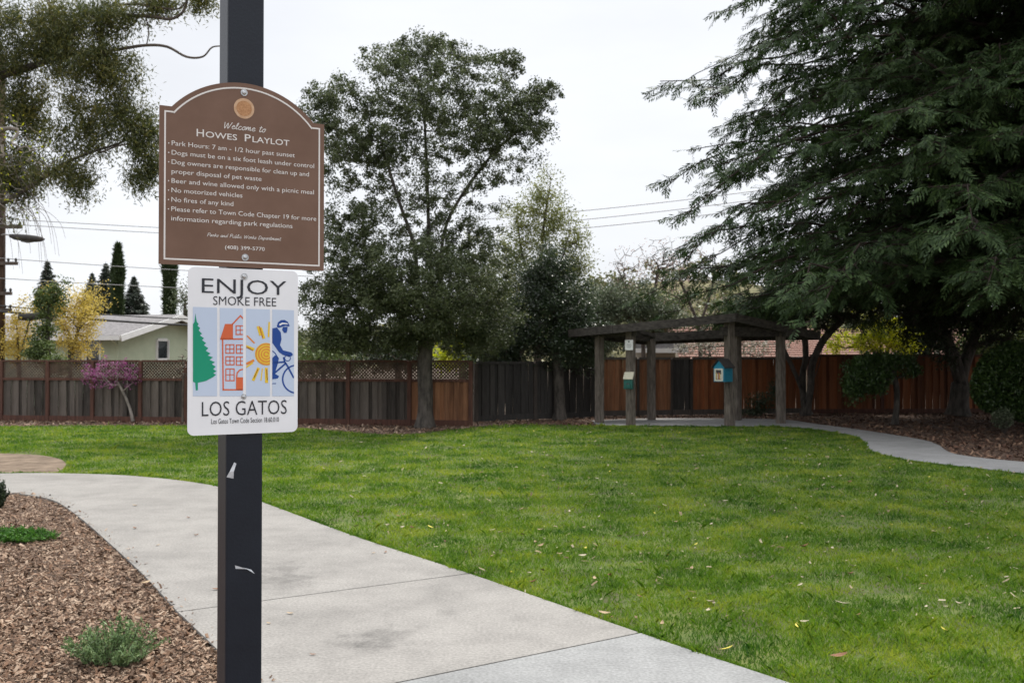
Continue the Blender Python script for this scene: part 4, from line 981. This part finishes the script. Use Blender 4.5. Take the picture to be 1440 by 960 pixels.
# brown rules sign
wsg = sign_root('park_rules_sign', 'brown arched park rules sign with white lettering, upper sign on the dark post', ZB)
HW, HH = .2287, .2126
peak = z1(430, 57)[1]+.001; us = .197
hgt = peak-HH; rad_ = (us*us+hgt*hgt)/(2*hgt); a0 = math.asin(us/rad_)
arch = [(rad_*math.sin(t), peak-rad_+rad_*math.cos(t)) for t in [a0-2*a0*k/28 for k in range(29)]]
outl = [(-HW,-HH),(HW,-HH),(HW,HH)]+arch+[(-HW,HH)]
def inset(d):
    # outline inset by d: shoulders drop by d, arch radius shrinks, notch steps in
    r2 = rad_-d; ux = us-d*.35; vy = HH-d
    t_ = math.asin(min(.999, ux/r2)); ar = [(r2*math.sin(t), peak-rad_+r2*math.cos(t)) for t in [t_-2*t_*k/28 for k in range(29)]]
    return [(-HW+d,-HH+d),(HW-d,-HH+d),(HW-d,vy),(ux,vy)]+ar+[(-ux,vy),(-HW+d,vy)]
M['sign_brown'] = mat('sign_brown', (.158,.092,.064), (.188,.112,.08), 9, .5, detail=8, spec=.25)
M['sign_white'] = mat('sign_white_print', (.72,.69,.66), (.76,.73,.7), 5, .5)
o = MB(); o.prism([(u, 0, v) for u, v in outl], (0,.0035,0)); o.build('panel', M['sign_brown'], wsg)
bo, bi = inset(.0125), inset(.0168)
fb = Flat(-.0006); nb_ = len(bo); fb.add([(u, fb.y, v) for u, v in bo]+[(u, fb.y, v) for u, v in bi], [(i, (i+1) % nb_, nb_+(i+1) % nb_, nb_+i) for i in range(nb_)]); fb.build('border', M['sign_white'], wsg)
ft = Flat(-.0007)
def line1(body, xl, yl, xr, yr, cap, **kw):
    (u0, v0), (u1, v1) = z1(xl, yl), z1(xr, yr); text_into(ft, body, u0, (v0+v1)/2, u1, cap, **kw)
rows = [('Park Hours: 7 am - 1/2 hour past sunset', 103,345,677,406,1), ('Dogs must be on a six foot leash under control', 103,389,767,458,1), ('Dog owners are responsible for clean up and', 103,433,743,497,1),
        ('proper disposal of pet waste', 103,476,522,516,0), ('Beer and wine allowed only with a picnic meal', 103,520,766,582,1), ('No motorized vehicles', 103,563,433,592,1), ('No fires of any kind', 103,607,391,632,1),
        ('Please refer to Town Code Chapter 19 for more', 103,651,777,704,1), ('information regarding park regulations', 103,695,666,738,0)]
vt = z1(103,345)[1]; vb = z1(103,695)[1]
for k, (s_, xl, yl, xr, yr, bul) in enumerate(rows):
    u0 = z1(103,500)[0]; u1 = z1(xr, yr)[0]; v = vt+(vb-vt)*k/8
    text_into(ft, s_, u0, v, u1, .0124, bold=.0)
    if bul: ft.disc((u0-.0075, v+.0048), .0017, 10)
def caps(y, items):
    for s_, xa, xb, cap in items:
        (u0, v0), (u1, v1) = z1(xa, y+(xa-220)*.102), z1(xb, y+(xb-220)*.102); text_into(ft, s_, u0, v_name, u1, cap, bold=.006)
v_name = z1(435,326)[1]
caps(304, [('H',220,254,.0198),('OWES',262,408,.0158),('P',444,472,.0198),('LAYLOT',480,652,.0158)])
(u0, v0), (u1, v1) = z1(352,828), z1(537,836); text_into(ft, '(408) 399-5770', u0, (v0+v1)/2, u1, .0098, bold=.004)
# brush script as pen strokes on a 1-unit x-height grid
PEN = {'W': (1.7, [[(0,1.7),(.25,0),(.75,1.5),(.95,0),(1.6,1.8)]]), 'e': (.85, [[(.05,.5),(.65,.65),(.45,1),(.12,.7),(.12,.2),(.45,0),(.85,.3)]]), 'l': (.6, [[(0,.2),(.45,1.6),(.3,1.8),(.15,1.3),(.2,.1),(.55,.2)]]), 'c': (.8, [[(.65,.85),(.4,1),(.1,.6),(.15,.1),(.5,0),(.8,.3)]]),
       'o': (.85, [[(.45,1),(.1,.6),(.2,.05),(.55,.1),(.7,.6),(.45,1),(.85,.85)]]), 'm': (1.35, [[(0,0),(.15,1),(.2,.3),(.45,1),(.6,.8),(.6,.1),(.85,1),(1,.8),(1,.1),(1.35,.3)]]), 't': (.65, [[(.3,1.7),(.15,.2),(.35,0),(.65,.3)],[(-.05,1.15),(.6,1.25)]]), 'P': (1.05, [[(.25,1.8),(.1,0)],[(-.05,1.5),(.5,1.9),(1,1.5),(.7,.95),(.2,.9)]]),
       'a': (.9, [[(.65,.9),(.35,1),(.1,.5),(.2,.05),(.5,.3),(.7,1),(.65,.2),(.95,.25)]]), 'r': (.75, [[(0,.1),(.2,1.05),(.3,.8),(.6,.9),(.55,.2),(.75,.2)]]), 'k': (.85, [[(.3,1.8),(.1,0)],[(.7,1),(.2,.55),(.5,.4),(.85,.05)]]), 's': (.7, [[(0,.1),(.45,1.05),(.6,.4),(.35,0),(.1,.15)]]), 'n': (.95, [[(0,1),(.1,0),(.2,.6),(.5,1),(.6,.7),(.6,.1),(.95,.25)]]),
       'd': (.9, [[(.55,.9),(.25,.95),(.1,.4),(.25,.05),(.55,.4),(.85,1.8),(.65,.3),(.9,.15)]]), 'u': (.95, [[(.1,1),(.1,.2),(.35,.05),(.6,.4),(.7,1),(.65,.2),(.95,.2)]]), 'b': (.8, [[(.3,1.8),(.1,.1),(.5,.05),(.65,.6),(.3,.7)]]), 'i': (.45, [[(.1,.9),(.1,.15),(.45,.2)],[(.2,1.35),(.26,1.42)]]), 'D': (1.25, [[(.3,1.7),(.15,.05),(.8,.2),(1.1,1.2),(.6,1.8),(.05,1.5)]]),
       'p': (.9, [[(.15,1),(.0,-.7)],[(.1,.6),(.5,1),(.7,.5),(.3,.05),(.1,.2)]])}
def script(body, xl, yl, xr, yr, xh, wd):
    (u0, v0), (u1, v1) = z1(xl, yl), z1(xr, yr); x = 0; st = []
    for ch in body:
        if ch == ' ': x += .8; continue
        a_, ss = PEN[ch]; st += [[(x+p[0]+p[1]*.22, p[1]) for p in s_] for s_ in ss]; x += a_*1.02
    k = (u1-u0)/x
    for s_ in st:
        ft.stroke([(u0+p.x*k, (v0+v1)/2+p.y*xh) for p in smooth_line([Vector((a_, b_, 0)) for a_, b_ in s_], 4)], wd)
script('Welcome to', 345,266,540,286, .0098, .0017)
script('Parks and Public Works Department', 268,768,612,790, .0053, .00105)
ft.build('lettering', M['sign_white'], wsg)
M['seal'] = mat('seal_gold', (.5,.3,.17), (.62,.42,.27), 60, .5); M['seal2'] = mat('seal_bronze', (.36,.17,.07), (.52,.28,.13), 220, .5)
e_ = Flat(-.0008); ec = z1(441,175); e_.disc(ec, .0285, 40, 0); e_.disc(ec, .0215, 36, 1, -.0011); e_.build('emblem', [M['seal'], M['seal2']], wsg)
def bolt(root, c, r=.0058, name='bolt'):
    o = MB(); u, v = c
    o.tube([(u,-.0002,v),(u,-.0014,v)], r*1.0, 20); o.tube([(u,-.0014,v),(u,-.0034,v),(u,-.0052,v),(u,-.0058,v)], [r*.74,r*.7,r*.48,r*.2], 6)
    o.build(name, M['steel'], root)
bolt(wsg, z1(441,101), .0095); bolt(wsg, z1(446,867), .0095)
# white smoke-free sign
wht = sign_root('smoke_free_sign', 'white rounded smoke-free sign with four picture strips, lower sign on the dark post', ZW)
rw_, rh_, rr_ = .1524, .2286, .0175
outl = []
for cx, cy, s0 in ((rw_-rr_,-rh_+rr_,-90),(rw_-rr_,rh_-rr_,0),(-rw_+rr_,rh_-rr_,90),(-rw_+rr_,-rh_+rr_,180)):
    outl += [(cx+rr_*math.cos(R(s0+15*k)), cy+rr_*math.sin(R(s0+15*k))) for k in range(7)]
M['sign_sheet'] = mat('white_sheeting', (.78,.79,.82), (.85,.86,.885), 6, .35, detail=9, spec=.4)
o = MB(); o.prism([(u, 0, v) for u, v in outl], (0,.002,0)); o.build('panel', M['sign_sheet'], wht)
ft = Flat(-.0012)
def line2(body, xl, xr, yb, yt, **kw):
    (u0, v0), (u1, _) = z2(xl, yb), z2(xr, yb); cap = z2(xl, yt)[1]-z2(xl, yb)[1]; text_into(ft, body, u0, kw.pop('v', v0), u1, cap, **kw)
xm = 350
text_into(ft, 'ENJOY', z2(127,150)[0], z2(xm,182)[1], z2(575,150)[0], z2(127,93)[1]-z2(127,170)[1], bold=-.004)
text_into(ft, 'SMOKE FREE', z2(187,220)[0], z2(xm,243)[1], z2(521,220)[0], z2(187,190)[1]-z2(187,236)[1], bold=-.004)
text_into(ft, 'LOS GATOS', z2(127,780)[0], z2(xm,822)[1], z2(577,780)[0], z2(200,748)[1]-z2(200,824)[1], bold=-.006)
text_into(ft, 'Los Gatos Town Code Section 18.60.010', z2(177,850)[0], z2(xm,863)[1], z2(535,850)[0], z2(200,838)[1]-z2(200,864)[1])
ft.build('lettering', mat('sign_ink', (.02,.022,.03), (.028,.03,.04), 6, .5), wht)
def clipx(poly, x0, x1):
    for lim, sg in ((x0, 1), (x1, -1)):
        out = []
        for i in range(len(poly)):
            a, c = poly[i], poly[(i+1) % len(poly)]; ia, ic = (a[0]-lim)*sg >= 0, (c[0]-lim)*sg >= 0
            if ia: out.append(a)
            if ia != ic: t_ = (lim-a[0])/(c[0]-a[0]); out.append((lim, a[1]+(c[1]-a[1])*t_))
        poly = out
        if not poly: return []
    return poly
class Art(Flat):
    def __init__(s, y, x0, x1): super().__init__(y); s.x0, s.x1 = x0, x1
    def px(s, pts, mi=0, y=None):
        q = clipx(pts, s.x0, s.x1)
        if len(q) > 2: s.fill([z2(*p) for p in q], mi, y)
    def line(s, pts, wd, mi=0, closed=False, y=None):
        V, Fq = ribbon(pts, wd, closed)
        for f in Fq: s.px([tuple(V[i]) for i in f], mi, y)
def ytop(x): return 250+(x-80)*.034
M['pale_blue'] = mat('pale_blue_print', (.52,.61,.76), (.55,.64,.79), 4, .4)
strips = [(80,208),(222,345),(362,488),(500,615)]
for x0, x1 in strips:
    a_ = Flat(-.0007); a_.fill([z2(x0,722), z2(x1,722), z2(x1,ytop(x1)), z2(x0,ytop(x0))]); a_.build('picture_strip', M['pale_blue'], wht)
tr_ = Art(-.0012, 80, 208)
edge = [(93,284),(97,312),(101,330),(110,340),(104,350),(118,362),(110,374),(128,392),(116,400),(139,416),(128,425),(150,442),(138,452),(161,468),(148,482),(173,496),(158,507),(186,516),(168,530),(196,542),(180,553),(201,566),(187,579),(205,590),(187,601),(203,608),(184,623),(164,633),(150,641),(130,646),(106,651),(106,690),(95,692),(92,651),(80,646),(80,342),(88,330)]
tr_.px(edge); tr_.build('tree_picture', mat('green_print', (.0,.27,.15), (.005,.3,.17), 4, .4), wht)
ho = Art(-.0012, 222, 345); w7 = 7.5
ho.line([(237,422),(240,688)], w7); ho.line([(236,688),(350,688)], w7); ho.px([(250,340),(292,340),(292,420),(224,420)]); ho.line([(286,345),(331,297),(352,318)], w7); ho.line([(224,420),(352,420)], w7)
for x0, y0, x1, y1 in ((308,350,352,396),(254,450,297,495),(310,452,354,495),(254,513,298,556),(310,515,354,558),(254,578,298,640)):
    ho.line([(x0,y0),(x1,y0),(x1,y1),(x0,y1)], 5.5, closed=True); ho.line([((x0+x1)/2,y0),((x0+x1)/2,y1)], 4.5); ho.line([(x0,(y0+y1)/2),(x1,(y0+y1)/2)], 4.5)
ho.px([(308,622),(352,622),(352,690),(308,690)]); ho.line([(311,622),(314,600),(326,585),(350,578)], 7)
ho.build('house_picture', mat('orange_print', (.62,.12,.04), (.68,.14,.05), 4, .4), wht)
su = Art(-.0012, 362, 488)
def circ(c, r, a0_=0, a1_=360, n=28, sq=1.0): return [(c[0]+r*math.cos(R(a0_+(a1_-a0_)*k/n)), c[1]+sq*r*math.sin(R(a0_+(a1_-a0_)*k/n))) for k in range(n+1)]
su.px(circ((468,500), 60)[:-1], 0)
for q, wd, mi in (([(422,352),(437,402)],11,0),([(437,360),(456,418)],16,0),([(432,352),(450,415)],6,1),([(484,330),(480,410)],9,0),([(366,402),(406,442)],8,1),([(360,458),(404,476)],15,0),([(362,462),(398,480)],7,1),([(362,552),(404,532)],13,1),([(360,570),(398,545)],8,0),([(398,640),(428,572)],15,0),([(402,628),(424,580)],6,1),([(470,652),(468,572)],16,0),([(474,640),(470,580)],7,1),([(440,640),(448,575)],6,0)):
    su.line(q, wd, mi)
for r_, wd, a0_, a1_ in ((54,6,70,330),(40,7,40,300),(26,6,0,330),(12,6,30,360)): su.line(circ((468,500), r_, a0_, a1_), wd, 1, y=-.0016)
su.build('sun_picture', [mat('yellow_print', (.78,.52,.03), (.82,.58,.05), 30, .4), mat('amber_print', (.70,.21,.04), (.74,.27,.05), 30, .4)], wht)
cy = Art(-.0012, 500, 615)
cy.px([(524,352),(530,332),(546,320),(566,319),(583,330),(592,350),(588,354),(572,350),(556,354),(540,360),(528,360)]); cy.px([(556,356),(581,355),(580,372),(575,388),(562,387),(552,372)])
cy.px([(500,364),(524,359),(545,384),(549,420),(541,452),(557,480),(600,490),(609,500),(606,509),(588,514),(556,504),(536,490),(516,462),(500,440)])
cy.px([(500,520),(516,505),(535,520),(531,545),(520,580),(512,604),(500,604)]); cy.px([(500,600),(512,602),(536,616),(530,628),(500,633)])
cy.line([(500,482),(516,496),(530,520)], 5); cy.line([(508,546),(566,541)], 9); cy.line([(512,600),(574,546)], 9); cy.line([(560,515),(566,541),(582,565),(614,626)], 9)
cy.line(circ((581,521), 15), 4, closed=False); cy.line([(500,655),(520,655)], 4)
cy.line(circ((628,632), 73, 90, 270, 30), 8)
cy.px([(536,342),(552,333),(580,337),(583,342),(555,341),(540,350)], 1, -.0016)
cy.build('cyclist_picture', [mat('blue_print', (.008,.055,.27), (.01,.065,.3), 4, .4), M['sign_sheet']], wht)
bolt(wht, z2(352,90), .0095); bolt(wht, z2(349,725), .0076)

# ------------------------------------------------------------------ fallen leaves
leaf_mats = [mat('dry_leaf_tan', (.30,.21,.12), (.5,.38,.24), 20, .8), mat('dry_leaf_pale', (.34,.28,.19), (.5,.44,.32), 20, .8), mat('dry_leaf_brown', (.13,.06,.03), (.28,.14,.07), 20, .8), mat('dry_leaf_yellow', (.5,.42,.05), (.68,.58,.1), 20, .7)]
def leaf_mesh(m, curl):
    o = MB(); n = 7; top = []
    for i in range(n):
        t_ = i/(n-1); x = t_-.5; hw = .21*math.sin(math.pi*min(1, t_*.93+.04))**.8; z = curl*(4*x*x)*.5
        top += [(x, -hw, z+curl*.35*hw*4), (x, 0, z), (x, hw, z+curl*.3*hw*4)]
    o.add(top, [(3*i+j, 3*i+j+1, 3*i+j+4, 3*i+j+3) for i in range(n-1) for j in range(2)])
    me = bpy.data.meshes.new('fallen_leaf'); me.from_pydata(o.v, [], o.f); me.materials.append(m); return me
lmesh = [leaf_mesh(m_, c_) for m_ in leaf_mats for c_ in (.25, .5)]
def drop(px, py, size, k, rz=None, label='dry fallen leaf lying on the mown lawn', grp='fallen leaves on the lawn', z=.03, tilt=.25):
    p = gnd(px, py); o = bpy.data.objects.new('fallen_leaf', lmesh[k]); col.objects.link(o); o.location = (p.x, p.y, z+.012)
    o.rotation_euler = (random.uniform(-tilt, tilt), random.uniform(-tilt, tilt), random.uniform(0, 6.28) if rz is None else rz); o.scale = (size,)*3
    tag(o, label, 'leaf', grp)
special = [(1022,924,.085,6,.2,'curled yellow leaf on the lawn near the new concrete slab'), (1180,934,.10,4,.1,'long reddish-brown leaf lying nearest the bottom edge of the lawn'), (996,868,.065,2,1.2,'pale round leaf standing out in the grass above the slab corner'), (1125,832,.075,2,.8,'large pale leaf in the middle of the right lawn'), (1184,858,.095,2,-.4,'pale pointed leaf right of the large pale leaf on the lawn'), (1131,776,.09,5,.3,'dark curled leaf in the middle of the lawn'), (819,789,.08,2,.5,'pale leaf on the lawn a little above the path bend'), (850,872,.08,0,-.3,'tan leaf caught at the grass edge by the slab joint'), (805,878,.0,0,0,'')]
for px, py, s_, k, rz, lab in special:
    if s_: drop(px, py, s_, k, rz, lab, z=.038)
lp = scatter(620, 6.2, 24, 1.2, lawn_out, 300, 1440); lp = lp[(lp[:, 0] > -.16*lp[:, 1]-0.3)][:270]
for x, y in lp:
    d = ray(720, 480); px = 720+F*x/y*CP; 
    o = bpy.data.objects.new('fallen_leaf', lmesh[random.choice([0,1,2,3,2,3,2,4,5,6])]); col.objects.link(o); o.location = (x, y, .042); s_ = random.uniform(.028, .062)*(1+.02*y)
    o.rotation_euler = (random.uniform(-.3,.3), random.uniform(-.3,.3), random.uniform(0,6.28)); o.scale = (s_,)*3; tag(o, 'dry fallen leaf lying loose on the mown lawn', 'leaf', 'fallen leaves on the lawn')
for px, py, s_ in ((190,711,.075),(265,728,.06),(190,743,.07),(153,774,.08),(205,820,.09),(222,767,.05),(305,829,.07),(408,863,.05),(378,877,.04),(440,921,.04),(525,778,.04),(542,777,.05),(276,753,.05)):
    p = gnd(px, py, ZP); o = bpy.data.objects.new('fallen_leaf', lmesh[random.choice([4,5,0])]); col.objects.link(o); o.location = (p.x, p.y, ZP+.006); o.scale = (s_,)*3; o.rotation_euler = (0,0,random.uniform(0,6.28)); tag(o, 'dark dry leaf lying on the concrete path', 'leaf', 'fallen leaves on the path')
lp = scatter(8500, 6.5, 25.5, 1.0, lawn_out, 120, 1480); lp = lp[rng.random(len(lp)) < np.clip(.15+.05*(lp[:, 0]+4), .1, .9)]
tag(chips(lp, 'leaf_litter', mat('leaf_litter', (.10,.06,.03), (.42,.36,.25), 12, .9, island=.9, c3=(.27,.21,.12), lo=.3, hi=.7), .027, .02, .034), kind='stuff', cat='leaf litter', label='fine pale leaf litter sprinkled over the lawn')
# chips kicked onto the edge of the path
el = np.array([(p.x, p.y) for p in path_left if 4 < p.y < 13]); ii = rng.integers(0, len(el)-1, 420); tt = rng.random((420, 1)); ep = el[ii]*(1-tt)+el[ii+1]*tt
dv = el[ii+1]-el[ii]; nv = np.stack([dv[:, 1], -dv[:, 0]], 1); nv /= np.linalg.norm(nv, axis=1, keepdims=True)+1e-9; nv *= np.sign(nv[:, :1])
ep = ep+nv*(rng.exponential(.045, 420))[:, None]
tag(chips(ep, 'path_debris', M['chip'], .024, .004, ZP+.004), kind='stuff', cat='debris', label='wood chip crumbs strewn along the left edge of the path')
